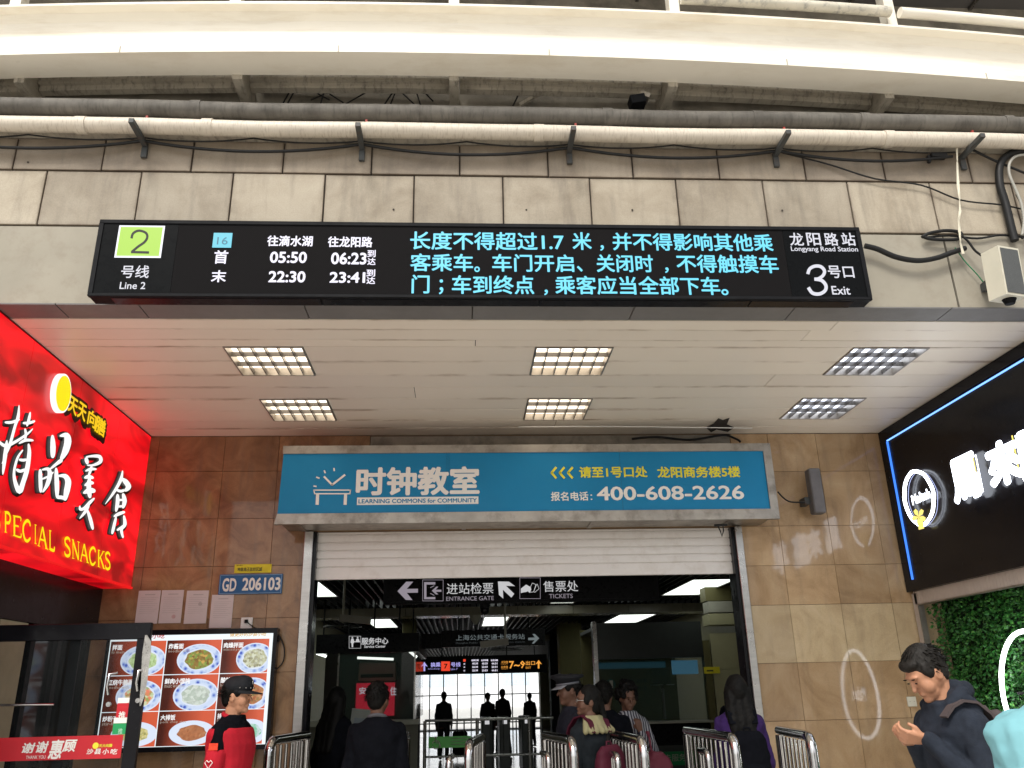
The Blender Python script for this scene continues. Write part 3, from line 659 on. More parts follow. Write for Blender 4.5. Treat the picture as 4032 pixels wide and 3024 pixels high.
# ================================================================ red food sign on the left side wall
XR = -3.01
rs = thing('red_sign', 'glowing red food sign with white brush characters and yellow SPECIAL SNACKS', 'shop sign', (XR, 6.6, 3.3))
n = N('lit_red_panel'); n.set(col=(.25, .01, .01, 1), rough=.3)
ww = n.noise(1.1, 2, .5, (1, 1.1, 3.0), 1.2); e = n.ramp(ww, [(.34, (.20, .0, .002, 1)), (.52, (.62, .001, .006, 1)), (.66, (1.0, .004, .012, 1))])
n.set(em=e, ems=1.25*GLOW); M['redpanel'] = n.m
for y0, y1 in ((4.9, 5.62), (5.62, 6.42), (6.42, 7.22), (7.22, 7.985)):
    B('face_panel', M['redpanel'], rs, XR-.012, XR, y0+.002, y1-.002, 2.605, 4.028)
B('light_box', M['redpanel'], rs, XR-.29, XR-.013, 4.9, 7.985, 2.59, 4.02)
B('edge_trim', plain('dark_red_trim', (.09, .006, .006), .35), rs, XR-.30, XR+.006, 4.9, 7.985, 4.029, 4.037)
B('edge_trim', emit('lower_red_rim', (225, 10, 18), 1.0, back=(.3, .01, .01)), rs, XR-.02, XR+.012, 4.9, 7.99, 2.585, 2.603)
def zr(x, y): return zp(0, 1500, 1.843, x, y)
def Pr(x, y, l=0):
    p = at(*zr(x, y), x=XR+.004); return Vector((XR+.004+l, p.y, p.z))
M['signwhite'] = emit('sign_white', (250, 250, 248), 1.15); M['signblack'] = plain('sign_black_backing', (.012, .006, .006), .4)
M['signyellow'] = emit('sign_yellow', (252, 224, 0), 1.1)
strokes = {
 0: [([(125, 175), (118, 260), (95, 330), (55, 470), (0, 600)], [14, 24, 20, 22, 10]), ([(20, 300), (70, 300), (130, 278)], 20), ([(-40, 420), (20, 470), (100, 440), (190, 380), (225, 345)], [20, 26, 20, 16, 10]), ([(35, 430), (22, 540), (5, 680)], [20, 30, 18]),
     ([(205, 225), (195, 280), (180, 330)], [14, 22, 16]), ([(150, 305), (195, 305), (240, 290)], 20), ([(165, 345), (172, 385), (165, 430)], 18), ([(120, 455), (170, 430), (228, 432)], [14, 22, 18]),
     ([(190, 455), (196, 520), (180, 640), (150, 740), (125, 800), (95, 740), (85, 660), (110, 560), (150, 500)], [26, 34, 34, 34, 40, 28, 18, 22, 20]), ([(100, 640), (130, 655), (170, 640)], 22), ([(120, 570), (150, 575), (180, 570)], 20)],
 1: [([(368, 392), (372, 480), (370, 560)], [26, 40, 34]), ([(420, 400), (468, 395), (480, 440), (462, 510), (430, 570)], [18, 44, 52, 48, 40]), ([(440, 570), (400, 600), (350, 640)], [36, 22, 16]),
     ([(278, 640), (280, 730), (282, 810)], [30, 28, 26]), ([(290, 645), (335, 640), (348, 680), (330, 750), (295, 808)], [18, 26, 34, 30, 20]), ([(285, 715), (340, 690), (375, 660)], 14),
     ([(392, 630), (398, 740), (400, 850)], [26, 34, 28]), ([(400, 690), (455, 690), (480, 730), (470, 800), (455, 868)], [16, 34, 44, 44, 40]), ([(395, 845), (430, 845), (465, 855)], 26)],
 2: [([(612, 555), (618, 580), (625, 605)], [24, 28, 20]), ([(612, 552), (665, 545), (712, 550), (718, 585), (670, 610), (620, 612)], [18, 20, 26, 26, 18, 14]), ([(655, 610), (645, 650), (630, 690)], [16, 20, 16]), ([(606, 655), (645, 640), (690, 640)], [12, 22, 16]),
     ([(598, 705), (630, 695), (668, 705)], [16, 30, 20]), ([(600, 760), (635, 740), (668, 742)], [16, 30, 22]), ([(590, 815), (635, 795), (680, 800)], [18, 42, 30]), ([(640, 690), (630, 760), (640, 850)], [18, 34, 34]),
     ([(565, 905), (568, 930), (595, 925), (640, 880), (672, 850)], [14, 22, 20, 24, 20]), ([(632, 880), (610, 940), (562, 1000)], [26, 24, 12]), ([(615, 925), (640, 1000), (660, 1080)], [14, 26, 24])],
 3: [([(880, 650), (865, 720), (815, 810), (752, 895)], [14, 24, 20, 8]), ([(862, 700), (900, 730), (922, 768), (895, 800)], [14, 36, 40, 26]), ([(835, 790), (865, 800), (895, 792)], 20), ([(842, 820), (842, 880), (830, 950)], [24, 28, 22]), ([(880, 815), (893, 870), (880, 925)], [24, 32, 22]), ([(845, 865), (885, 862)], 16), ([(842, 912), (885, 908)], 16),
     ([(812, 985), (850, 965), (895, 950)], [16, 24, 22]), ([(830, 985), (812, 1060), (800, 1112)], [20, 22, 20]), ([(835, 1085), (865, 1065), (900, 1040)], 18), ([(885, 975), (893, 1040), (868, 1080), (880, 1140)], [22, 26, 20, 22])]}
names = ['white brush character at the cut left edge', None, None, None]
for k, ss in strokes.items():
    ch_ = MB(); bk = MB()
    for i, (pts, w_) in enumerate(ss):
        ws = w_ if isinstance(w_, list) else [w_]*len(pts)
        ribbon(ch_, pts, ws, Pr, lift=.012+i*.0004); ribbon(bk, [(x-6, y+7) for x, y in pts], [q+34 for q in ws], Pr, lift=.002+i*.0004, tip=.75)
    bk.build('character_backing', M['signblack'], rs); ch_.build('character', M['signwhite'], rs)
# vector serif capitals
SER = {'S': ([[(.85, .82), (.8, .95), (.5, 1), (.18, .88), (.2, .66), (.5, .54), (.82, .38), (.84, .14), (.5, 0), (.18, .06), (.1, .22)]], []),
 'P': ([[(.25, 0), (.25, 1)], [(.25, .98), (.7, .96), (.88, .75), (.7, .5), (.25, .48)]], [(.08, .42, 0), (.08, .42, 1)]),
 'E': ([[(.25, 0), (.25, 1)], [(.25, .98), (.88, .98), (.9, .8)], [(.25, .52), (.7, .52)], [(.25, .02), (.88, .02), (.94, .22)]], [(.08, .42, 0), (.08, .42, 1)]),
 'C': ([[(.9, .76), (.8, .95), (.5, 1), (.15, .75), (.1, .4), (.3, .05), (.6, 0), (.92, .2)]], []),
 'I': ([[(.5, 0), (.5, 1)]], [(.28, .72, 0), (.28, .72, 1)]),
 'A': ([[(.08, 0), (.5, 1)], [(.5, 1), (.92, 0)], [(.25, .36), (.76, .36)]], [(-.05, .22, 0), (.76, 1.08, 0)]),
 'L': ([[(.25, 0), (.25, 1)], [(.25, .02), (.85, .02), (.92, .24)]], [(.08, .44, 1), (.08, .4, 0)]),
 'N': ([[(.15, 0), (.15, 1)], [(.12, 1), (.85, 0)], [(.85, 0), (.85, 1)]], [(0, .3, 0), (.68, 1.0, 1), (-.02, .24, 1)]),
 'K': ([[(.2, 0), (.2, 1)], [(.85, 1), (.2, .42)], [(.42, .6), (.92, 0)]], [(.05, .38, 0), (.05, .38, 1), (.68, 1, 1), (.76, 1.08, 0)])}
def serif(parent, s, boxes, mat):
    for c_, (xa, ytl, ybl, xb, ytr, ybr) in zip(s, boxes):
        def Q(x, y, l=0):
            xx = xa+(xb-xa)*x; yt = ytl+(ytr-ytl)*x; yb2 = ybl+(ybr-ybl)*x; return Pr(xx, yb2+(yt-yb2)*y, l)
        mb = MB(); st_, se = SER[c_]
        for i, p in enumerate(st_):
            thin = len(p) == 2 and (c_ in 'AN' and (i == 0 or i == 2)) or (c_ in 'E' and i > 0) or (c_ == 'K' and i == 1)
            ws = .09 if thin else .17
            ribbon(mb, p, ws, Q, lift=.006+i*.0003, tip=.9 if len(p) == 2 else .6)
        for j, (a, b, y) in enumerate(se): ribbon(mb, [(a, y), (b, y)], .045, Q, lift=.0075+j*.0003, tip=1)
        mb.build('letter', mat, parent)
bxs = [(-48, 915, 1070, -3, 935, 1085), (20, 945, 1095, 74, 962, 1105), (80, 975, 1118, 150, 990, 1140), (155, 1010, 1150, 220, 1020, 1170), (232, 1040, 1175, 268, 1050, 1185), (268, 1050, 1195, 336, 1068, 1220), (345, 1082, 1220, 392, 1098, 1235)]
serif(rs, 'SPECIAL', bxs, M['signyellow'])
serif(rs, 'SNACKS', [(458, 1132, 1262, 508, 1145, 1280), (515, 1150, 1285, 572, 1172, 1300), (575, 1170, 1305, 635, 1195, 1320), (640, 1205, 1325, 692, 1215, 1338), (700, 1225, 1345, 752, 1240, 1362), (755, 1240, 1360, 798, 1252, 1372)], M['signyellow'])
def TR(name, s, x0, yt0, yb0, x1, mat, lift, **k):   # text on the red plane, zoom coordinates
    a = at(*zr(x0, yt0), x=XR+lift); b = at(*zr(x0, yb0), x=XR+lift)
    y1 = at(*zr(x1, yt0), x=XR+lift).y
    return text(name, s, a.y, y1, b.z, a.z, mat, rs, x=XR+lift, nrm=1, **k)
# characters of the shop name, one by one down the perspective
for c_, (x0, yt, yb3, x1) in zip('天天向膳', ((510, 100, 225, 578), (578, 145, 270, 640), (650, 200, 320, 712), (705, 245, 375, 780))):
    TR('shop_name_backing', c_, x0-14, yt-14, yb3+26, x1+6, M['signblack'], .010+.0006*x0/100, bold=.11)
    TR('shop_name', c_, x0, yt, yb3, x1, emit('sign_gold', (250, 205, 20), 1.0) if c_ == '膳' and 'sign_gold' not in bpy.data.materials else bpy.data.materials.get('sign_gold') or emit('sign_gold', (250, 205, 20), 1.0), .022+.0006*x0/100, bold=.03)
c0 = at(*zr(432, 90), x=XR+.01)
ry = abs(at(*zr(497, 90), x=XR).y-at(*zr(370, 90), x=XR).y)/2; rz = .15
MB().slab([(XR+.002, c0.y+ry*cos(a*pi/18)*.98, c0.z+rz*sin(a*pi/18)) for a in range(36)], (.035, 0, 0)).build('emblem_rim', M['signwhite'], rs)
MB().slab([(XR+.038, c0.y+.0+ry*.86*cos(a*pi/18), c0.z+rz*.9*sin(a*pi/18)) for a in range(36)], (.003, 0, 0)).build('emblem', M['signyellow'], rs)

# shopfront under the red sign
sf = thing('shopfront', 'dark shopfront with glazed bays under the red sign', 'shopfront', (-3.35, 6.5, 0))
B('header', M['blackgloss'], sf, -3.36, -3.26, 4.2, 7.99, 2.2, 2.60)
for y in (7.9, 7.35, 6.9, 6.3, 5.5, 4.7): B('mullion', M['black'], sf, -3.36, -3.28, y-.035, y+.035, 0, 2.2)
M['shopglass'] = N('dark_shop_glass').set(col=(.006, .007, .008, 1), rough=.12, spec=.25).m
for a, b in ((7.385, 7.865), (6.935, 7.315), (6.335, 6.865), (5.535, 6.265)): B('pane', M['shopglass'], sf, -3.33, -3.32, a, b, .1, 2.2)
B('kick_rail', M['black'], sf, -3.36, -3.28, 4.2, 7.9, 0, .1)
B('inner_pilaster', plain('dim_cream_pilaster', (.36, .32, .21), .7), sf, -3.30, -3.272, 6.36, 6.76, .1, 2.195)
ns = thing('no_smoking_sign', 'pale no smoking notice on the shopfront at the far left', 'sign', (-3.29, 6.2, 1.6))
M['paperdim'] = plain('white_notice', (.42, .41, .40), .6)
XN = -3.279
a = at(0, 1456, x=XN); b = at(60, 1500, x=XN)
B('plate', M['paperdim'], ns, XN-.004, XN, at(-20, 1478, x=XN).y, at(62, 1478, x=XN).y, 1.62-.0, 1.62+.14) if False else B('plate', M['paperdim'], ns, XN-.006, XN, 5.62, 6.26, a.z-.165, a.z-.01)
yc, zc = 5.83, a.z-.085
rg = MB()
for i in range(4): 
    pass
rg.slab([(XN, yc-.055, zc-.055), (XN, yc+.055, zc-.055), (XN, yc+.055, zc-.047), (XN, yc-.055, zc-.047)], (.002, 0, 0)).slab([(XN, yc-.055, zc+.047), (XN, yc+.055, zc+.047), (XN, yc+.055, zc+.055), (XN, yc-.055, zc+.055)], (.002, 0, 0)).slab([(XN, yc-.055, zc-.05), (XN, yc-.047, zc-.05), (XN, yc-.047, zc+.05), (XN, yc-.055, zc+.05)], (.002, 0, 0)).slab([(XN, yc+.047, zc-.05), (XN, yc+.055, zc-.05), (XN, yc+.055, zc+.05), (XN, yc+.047, zc+.05)], (.002, 0, 0))
rg.slab([(XN, yc-.05, zc+.035), (XN, yc-.04, zc+.045), (XN, yc+.05, zc-.035), (XN, yc+.04, zc-.045)], (.0025, 0, 0)).slab([(XN, yc-.035, zc-.008), (XN, yc+.03, zc-.008), (XN, yc+.03, zc+.006), (XN, yc-.035, zc+.006)], (.0022, 0, 0))
rg.build('pictogram', M['print_black'], ns)
text('lettering', '禁止吸烟', 5.92, 6.22, zc-.01, zc+.06, M['print_black'], ns, x=XN+.002)
# open glass door
YD = 6.2
gd = thing('glass_door', 'black framed glass shop door standing open with a red thank you strip', 'door', (-3.28, YD, 0))
xr_, zt = at(330, 1345, y=YD).x, at(330, 1345, y=YD).z
B('top_rail', M['blackgloss'], gd, -3.27, xr_, YD-.02, YD+.02, zt-.11, zt, b=.004)
B('stile', M['blackgloss'], gd, -3.27, -3.19, YD-.02, YD+.02, .0, zt-.11)
B('stile', M['blackgloss'], gd, xr_-.085, xr_, YD-.02, YD+.02, 0, zt-.11)
B('bottom_rail', M['blackgloss'], gd, -3.19, xr_-.085, YD-.02, YD+.02, .0, .18)
M['doorglass'] = N('door_glass').set(col=(.02, .025, .025, 1), rough=.02, alpha=.14, spec=.4).m
B('pane', M['doorglass'], gd, -3.19, xr_-.085, YD-.004, YD+.004, .18, zt-.11)
xm = -2.86; B('middle_stile', M['black'], gd, -2.70, -2.63, YD+.006, YD+.02, .18, zt-.11)
tk = MB(); p = at(312, 1376, y=YD-.03); q = at(312, 1480, y=YD-.03)
pth = [at(u, v, y=YD-.035) for u, v in ((316, 1372), (319, 1385), (317, 1410), (314, 1440), (312, 1470), (308, 1500), (303, 1525))]
for i in range(len(pth)-1):
    w0 = (.008, .024, .03, .026, .022, .018, .006)[i]; w1 = (.024, .03, .026, .022, .018, .006, .004)[i]
    tk.add([pth[i]+Vector((-w0, 0, 0)), pth[i]+Vector((w0, -.006, 0)), pth[i+1]+Vector((w1, -.006, 0)), pth[i+1]+Vector((-w1, 0, 0))], [(0, 1, 2, 3)])
tk.build('peeling_tape', plain('silvery_torn_film', (.38, .38, .36), .3, .4, var=.4, scale=12), gd)
M['redsticker'] = plain('red_vinyl', (.50, .02, .03), .4, var=.08); M['greensticker'] = plain('green_vinyl', (.02, .30, .10), .4)
yy = YD-.008
a = at(37, 1592, y=yy); b = at(266, 1591, y=yy); c = at(33, 1644, y=yy)
B('thank_you_strip', M['redsticker'], gd, -3.19, b.x, yy, yy+.002, c.z, a.z-.003)
TD = lambda s, x0, y0, x1, y1, mat, **k: T('lettering', s, (*zp(0, 2200, 2.013, x0, y0), *zp(0, 2200, 2.013, x1, y1)), mat, gd, yy-.002, **k)
for c_, q in zip('谢谢惠顾', ((178, 1462, 275, 1540), (290, 1450, 380, 1538), (390, 1440, 498, 1585), (500, 1438, 605, 1530))): TD(c_, *q, M['print_white'], bold=.03, font_shear=.15)
TD('THANK YOU', 205, 1562, 360, 1588, M['print_white'])
for c_, q in zip('沙县小吃', ((688, 1508, 738, 1550), (748, 1508, 800, 1550), (812, 1508, 862, 1550), (876, 1508, 930, 1550))): TD(c_, *q, M['print_white'], bold=.02, font_shear=.1)
TD('天大向膳', 785, 1470, 888, 1494, M['vinylyellow'], bold=.03)
dsc = at(*zp(0, 2200, 2.013, 758, 1482), y=yy-.002)
MB().slab([(dsc.x+.02*cos(i*pi/8), yy-.003, dsc.z+.02*sin(i*pi/8)) for i in range(16)], (0, .002, 0)).build('emblem', M['vinylyellow'], gd)
a = at(252, 1509, y=yy); b = at(276, 1550, y=yy); b2 = at(276, 1584, y=yy)
B('pull_sticker', M['redsticker'], gd, a.x+.01, a.x+.125, yy, yy+.002, b.z+.002, a.z-.03); B('pull_sticker', M['greensticker'], gd, a.x, a.x+.12, yy, yy+.002, b2.z-.005, b.z-.035)
B('sticker_header', M['print_white'], gd, a.x+.01, a.x+.125, yy, yy+.002, a.z-.029, a.z+.004); B('sticker_header', M['print_white'], gd, a.x, a.x+.12, yy, yy+.002, b.z-.034, b.z+.001)
TD('推', 940, 1212, 992, 1268, M['print_white'], bold=.02); TD('推', 935, 1345, 970, 1390, plain('pale_green_print', (.4, .7, .5), .5), bold=.01)
for u, v in ((240, 1484), (303, 1476)):
    p = at(u, v, y=YD-.03); MB().tube([p+Vector((.02, .02, .09)), p+Vector((-.015, -.02, .08)), p+Vector((-.02, -.02, 0)), p+Vector((-.01, -.01, -.05))], .010, 8).build('lever_handle', M['chrome'], gd); MB().tube([p+Vector((0, .01, -.11)), p+Vector((0, -.01, -.11))], .016, 12).build('lock_rosette', M['chrome'], gd)
MB().tube([(-3.15, YD-.05, 1.62), (-2.72, YD-.05, 1.615)], .008, 8).build('push_bar', M['chrome'], gd)

# ================================================================ menu light box
YM = 7.90
mn = thing('menu_board', 'lit menu light box with nine dish photos behind the glass door', 'menu board', (-2.4, YM, 1.2))
x0, x1, z0, z1 = at(232, 1375, y=YM).x, at(600, 1357, y=YM).x, 1.245, 2.215
B('frame', M['blackgloss'], mn, x0, x1, YM+.012, 7.997, z0-.03, z1, b=.004)
fr = MB(); fr.box(x0, x1, YM-.004, YM+.02, z1-.045, z1); fr.box(x0, x1, YM-.004, YM+.02, z0-.03, z0+.01); fr.box(x0, x0+.03, YM-.003, YM+.02, z0+.01, z1-.045); fr.box(x1-.035, x1, YM-.003, YM+.02, z0+.01, z1-.045)
fr.build('front_rim', M['blackgloss'], mn)
M['menuwhite'] = emit('menu_backlight', (236, 246, 250), 1.1)
B('backlight', M['menuwhite'], mn, x0+.03, x1-.035, YM+.004, YM+.010, z0+.01, z1-.045)
cx = [at(u, v, y=YM).x for u, v in ((238, 1450), (452, 1520), (0, 0), (0, 0))][:2]
zm = lambda x, y: at(*zp(400, 2200, 2.013, x, y), y=YM)
cols = [zm(60, 780).x, zm(508, 780).x, zm(948, 780).x, zm(1330, 780).x]; rows = [zm(700, 642).z, zm(700, 916).z, zm(700, 1203).z, z0+.012]
cols = [x0+.035, (zm(512, 780).x+zm(478, 1060).x+zm(425, 1330).x)/3, (zm(952, 780).x+zm(912, 1060).x+zm(890, 1330).x)/3, x1-.062]
caps = [['拌面', '炸酱面', '肉燥拌面'], ['红烧牛腩面', '鲜肉小馄饨', '酸辣粉'], ['炒粉干', '大排饭', '排骨饭']]
caps2 = [['lo mein', 'noodles with', 'minced pork'], ['noodles with', 'meat wonton', 'hot'], ['stir-fried', 'pork chop rice', 'po']]
def cellmat(i):
    n = N('menu_photo_backdrop'); g = n.noise(2.2+i*.3, 2, .5); n.set(col=(.1, .02, .01, 1), rough=.2)
    sep = n.new("ShaderNodeSeparateXYZ"); n.ln(n.pos, sep.inputs[0])
    wd = cols[1]-cols[0]; fr_ = n.math('FRACT', n.math('DIVIDE', n.math('SUBTRACT', sep.outputs['X'], cols[0]), wd))
    f2 = n.math('ADD', fr_, n.math('MULTIPLY', g, .3))
    n.set(em=n.ramp(f2, [(.25, lin((48, 22, 18))), (.55, lin((150, 62, 40))), (.95, lin((214, 96, 66)))]), ems=GLOW*.95); return n.m
M['dishback'] = cellmat(0)
def foodmat(name, cs, sc):
    n = N(name); v = n.new("ShaderNodeTexVoronoi"); v.inputs['Scale'].default_value = sc; n.ln(n.pos, v.inputs['Vector'])
    s_ = n.new("ShaderNodeSeparateXYZ"); n.ln(v.outputs['Color'], s_.inputs[0]); k = len(cs)
    r_ = n.ramp(n.math('ADD', n.math('MULTIPLY', s_.outputs[0], .55), n.math('MULTIPLY', n.noise(14, 3), .5)), [((i+.5)/k, lin(c)) for i, c in enumerate(cs)])
    n.set(em=r_, ems=GLOW*.95, col=(.05, .05, .05, 1)); return n.m
food = [foodmat('noodles', [(120, 150, 70), (200, 225, 170), (170, 200, 130), (225, 235, 200)], 60), foodmat('sauce_noodles', [(90, 60, 25), (150, 115, 50), (120, 160, 70), (240, 170, 90)], 55), foodmat('minced_pork_noodles', [(60, 50, 30), (190, 190, 150), (225, 230, 205), (100, 80, 50)], 55),
        foodmat('beef_noodles', [(90, 120, 40), (210, 225, 180), (240, 130, 100), (150, 170, 90)], 45), foodmat('wonton_soup', [(70, 80, 60), (220, 230, 220), (175, 190, 175), (235, 240, 232)], 40), foodmat('red_broth', [(60, 110, 50), (200, 130, 80), (160, 90, 50), (220, 170, 120)], 40),
        foodmat('fried_noodles', [(150, 130, 60), (200, 190, 110), (220, 210, 150), (120, 130, 60)], 70), foodmat('pork_chop', [(140, 80, 45), (190, 120, 75), (160, 95, 55), (200, 140, 95)], 50), foodmat('rib_rice', [(120, 170, 150), (210, 225, 230), (90, 190, 140), (230, 240, 245)], 30)]
n = N('blue_china_rim'); v = n.new("ShaderNodeTexVoronoi"); v.inputs['Scale'].default_value = 22; n.ln(n.pos, v.inputs['Vector'])
n.set(em=n.ramp(v.outputs['Distance'], [(.18, lin((52, 84, 190))), (.32, lin((150, 175, 226))), (.6, lin((205, 220, 245)))]), ems=GLOW, col=(.05, .05, .05, 1)); M['rim'] = n.m
M['plate'] = emit('white_china', (222, 232, 250), 1.0); M['captionw'] = emit('menu_caption', (250, 250, 250), 1.0); M['capg'] = emit('menu_small_caption', (190, 175, 160), .9)
for r in range(3):
    for c in range(3):
        xa, xb = cols[c]+.004, cols[c+1]-.004; zt2, zb2 = rows[r]-.003, rows[r+1]+.003; i = r*3+c
        MB().quad((xa, YM+.002, zb2), (xb, YM+.002, zb2), (xb, YM+.002, zt2), (xa, YM+.002, zt2)).build('dish_photo', M['dishback'], mn)
        w_, h_ = xb-xa, zt2-zb2
        px, pz, rx_, rz_ = xa+w_*(.62 if c != 2 else .72), zb2+h_*.42, w_*(.41 if c < 2 else .40), h_*.46
        if r == 2: pz = zb2+h_*.36; rz_ = h_*.36
        def clipq(pts): return [(min(max(x, xa), xb), YM+k_, min(max(z, zb2), zt2)) for x, z in pts]
        for nm, s_, mt, lift in (('plate', 1, M['plate'], .001), ('plate_rim', .93, M['rim'], .0), ('plate_well', .70, M['plate'], -.001), ('food', .62, food[i], -.002)):
            k_ = lift
            pts = [(px+rx_*s_*cos(2*pi*q/36)*(1+(.06*sin(5*q+i) if nm == 'food' else 0)), pz+rz_*s_*sin(2*pi*q/36)*(1+(.06*cos(7*q+i) if nm == 'food' else 0))) for q in range(36)]
            if r == 2 and nm in ('plate_rim',): continue
            MB().add(clipq(pts), [tuple(range(36))]).build(nm, mt, mn)
        ll = len(caps[r][c]); ch_ = h_*.155
        text('caption', caps[r][c], xa+w_*.04, xa+w_*.04+ch_*.95*ll, zt2-h_*.10-ch_, zt2-h_*.10, M['captionw'], mn, y=YM-.003, bold=.03, res=1)
        text('small_caption', caps2[r][c], xa+w_*.04, xa+w_*.04+.0155*len(caps2[r][c]), zt2-h_*.29-.020, zt2-h_*.29+.006, M['capg'], mn, y=YM-.003, res=1)
text('title', '沙县小吃', zm(300, 610).x, zm(500, 610).x, zm(450, 632).z, zm(450, 592).z, emit('menu_title_red', (200, 60, 60), .9), mn, y=YM+.001, bold=.03, res=1)
text('slogan', '做更好的沙县小吃', zm(1020, 600).x, zm(1308, 600).x, zm(1020, 618).z, zm(1020, 585).z, emit('menu_slogan', (226, 170, 40), .95), mn, y=YM+.001, bold=.02, font_shear=.2, res=1)
# pieces on the left marble wall
st = thing('wall_socket', 'white wall socket with a black plug just above the menu board', 'socket', (-1.95, 7.99, 2.3))
a = at(521, 1334, y=7.98); b = at(544, 1359, y=7.98)
B('plate', M['white'], st, a.x, b.x, 7.975, 7.998, b.z-.0, a.z, b=.003); B('plug', M['black'], st, (a.x+b.x)/2-.014, (a.x+b.x)/2+.014, 7.955, 7.975, a.z-.05, a.z-.02)
cable('thin black lead from the wall socket down to the menu board', [(534, 1343), (541, 1350), (552, 1357), (562, 1358)], 7.96, .004)
cable('black cable looping out of the right side of the menu board', [(596, 1365), (606, 1378), (614, 1400), (613, 1425), (604, 1440), (592, 1448)], 7.97, .006)
cable('small black cable loop tucked at the top right corner of the menu board', [(590, 1358), (600, 1368), (604, 1380), (600, 1388), (592, 1396)], 7.96, .005)
pg = 'printed notices taped in a row on the marble wall'
M['notice'] = plain('notice_paper', (.62, .56, .56), .7, var=.03); M['faint'] = plain('faint_print', (.44, .40, .40), .7)
for k, (u0, v0, u1, v1, lb) in enumerate(((300, 1276, 332, 1347, 'leftmost of four paper notices above the menu board'), (350, 1275, 380, 1347, 'second paper notice from the left, with a faint red stamp low down'), (404, 1276, 436, 1348, 'third paper notice from the left, with a faint round stamp at mid height'), (458, 1285, 492, 1355, 'rightmost paper notice, hung lower than the others under the blue plate'))):
    p = at(u0, v0, y=7.99); q = at(u0, v1-1, y=7.99); nt_ = thing('paper_notice', lb, 'notice', (p.x, 7.99, q.z), pg)
    B('sheet', M['notice'], nt_, p.x, p.x+.197, 7.9915+k*.0004, 7.9935+k*.0004, p.z-.292, p.z)
    B('heading', M['faint'], nt_, p.x+.06, p.x+.15, 7.9905+k*.0004, 7.9912+k*.0004, p.z-.04, p.z-.032)
    for j in range(9): B('print_line', M['faint'], nt_, p.x+.025, p.x+.18-.02*(j % 3), 7.9905+k*.0004, 7.9912+k*.0004, p.z-.065-j*.017, p.z-.0625-j*.017)
    if k in (1, 2):
        c = (p.x+.13, p.z-(.235 if k == 1 else .12)); MB().slab([(c[0]+.018*cos(i*pi/6), 7.99+k*.0004, c[1]+.018*sin(i*pi/6)) for i in range(12)], (0, .001, 0)).build('stamp', plain('stamp_ink', (.55, .38, .38), .7) if k == 1 else M['faint'], nt_)
bp = thing('number_plate', 'blue enamel plate reading GD 206103 on the left marble wall', 'plate', (-1.95, 7.99, 2.6))
a = at(475, 1242, y=7.985); 
B('plate', plain('blue_enamel', (.015, .10, .26), .35, var=.1), bp, -2.225, -1.652, 7.982, 7.997, 2.524, 2.703, b=.002)
rm = MB(); 
for bx_ in ((-2.218, -1.659, 2.694, 2.698), (-2.218, -1.659, 2.529, 2.533), (-2.218, -2.214, 2.533, 2.694), (-1.663, -1.659, 2.533, 2.694)): rm.box(bx_[0], bx_[1], 7.9805, 7.9815, bx_[2], bx_[3])
rm.build('border', plain('pale_blue_paint', (.25, .38, .55), .5), bp)
T('lettering', 'GD', (481, 1250, 510, 1277), M['print_white'], bp, 7.98, bold=.03)
T('lettering', '206103', (524, 1249, 605, 1275), M['print_white'], bp, 7.98, bold=.03)
yp = thing('monitoring_sticker', 'yellow surveillance notice strip just above the blue GD plate', 'sticker', (-1.93, 7.99, 2.76))
B('strip', plain('yellow_sticker', (.68, .58, .03), .5), yp, -2.10, -1.763, 7.989, 7.997, 2.716, 2.795)
T('lettering', '地铁电子监控区域', (513, 1226, 566, 1234), M['print_black'], yp, 7.987, bold=.015, res=1); T('lettering', '警方提示', (511, 1220, 524, 1223), M['print_black'], yp, 7.987, res=1)
yg = MB(); yg.box(-2.05, -1.86, 7.9868, 7.9875, 2.732, 2.736); yg.build('print_line', M['print_black'], yp)

# ================================================================ black milk tea sign on the right side wall
XB = 4.26
bs = thing('black_sign', 'black shop sign with glowing white characters, egg logo and blue light strip', 'shop sign', (XB, 6.6, 3.2))
B('cabinet', M['blackgloss'], bs, XB+.02, XB+.22, 3.8, 7.99, 2.45, 4.034)
f = MB(); f.box(XB, XB+.03, 3.8, 7.992, 3.935, 4.034); f.box(XB, XB+.03, 3.8, 7.992, 2.44, 2.54); f.box(XB, XB+.03, 7.885, 7.992, 2.54, 3.935)
f.build('frame', M['blackgloss'], bs)
M['bluestrip'] = emit('blue_light_strip', (60, 125, 240), 1.6); M['palestrip'] = emit('pale_blue_light', (120, 170, 255), 2.2)
B('light_strip', M['palestrip'], bs, XB+.004, XB+.018, 3.8, 7.86, 3.910, 3.919)
B('light_strip', M['bluestrip'], bs, XB+.004, XB+.018, 7.853, 7.870, 2.545, 3.906)
M['halowhite'] = emit('channel_letter_white', (238, 244, 255), 7); M['haloyellow'] = emit('channel_letter_yellow', (250, 225, 110), 1.6)
def zb(x, y): return zp(3300, 1500, 1.843, x, y)
def Pk(x, y, l=0):
    p = at(*zb(x, y), x=XB-.01); return Vector((XB-.01-l, p.y, p.z))
egg = [(555, 655), (600, 660), (640, 680), (680, 740), (705, 800), (708, 880), (700, 950), (670, 1010), (625, 1050), (585, 1030), (545, 990), (512, 920), (496, 850), (500, 760), (520, 700), (555, 655)]
lg = MB(); ribbon(lg, egg, 26, Pk, lift=.02, tip=1, n=3); lg.build('logo_outline', M['halowhite'], bs)
lg = MB(); ribbon(lg, [(x+14, y+4) for x, y in egg], 5, Pk, lift=.0, tip=1, n=3); lg.build('logo_edge', emit('dim_halo_edge', (110, 130, 220), .8), bs)
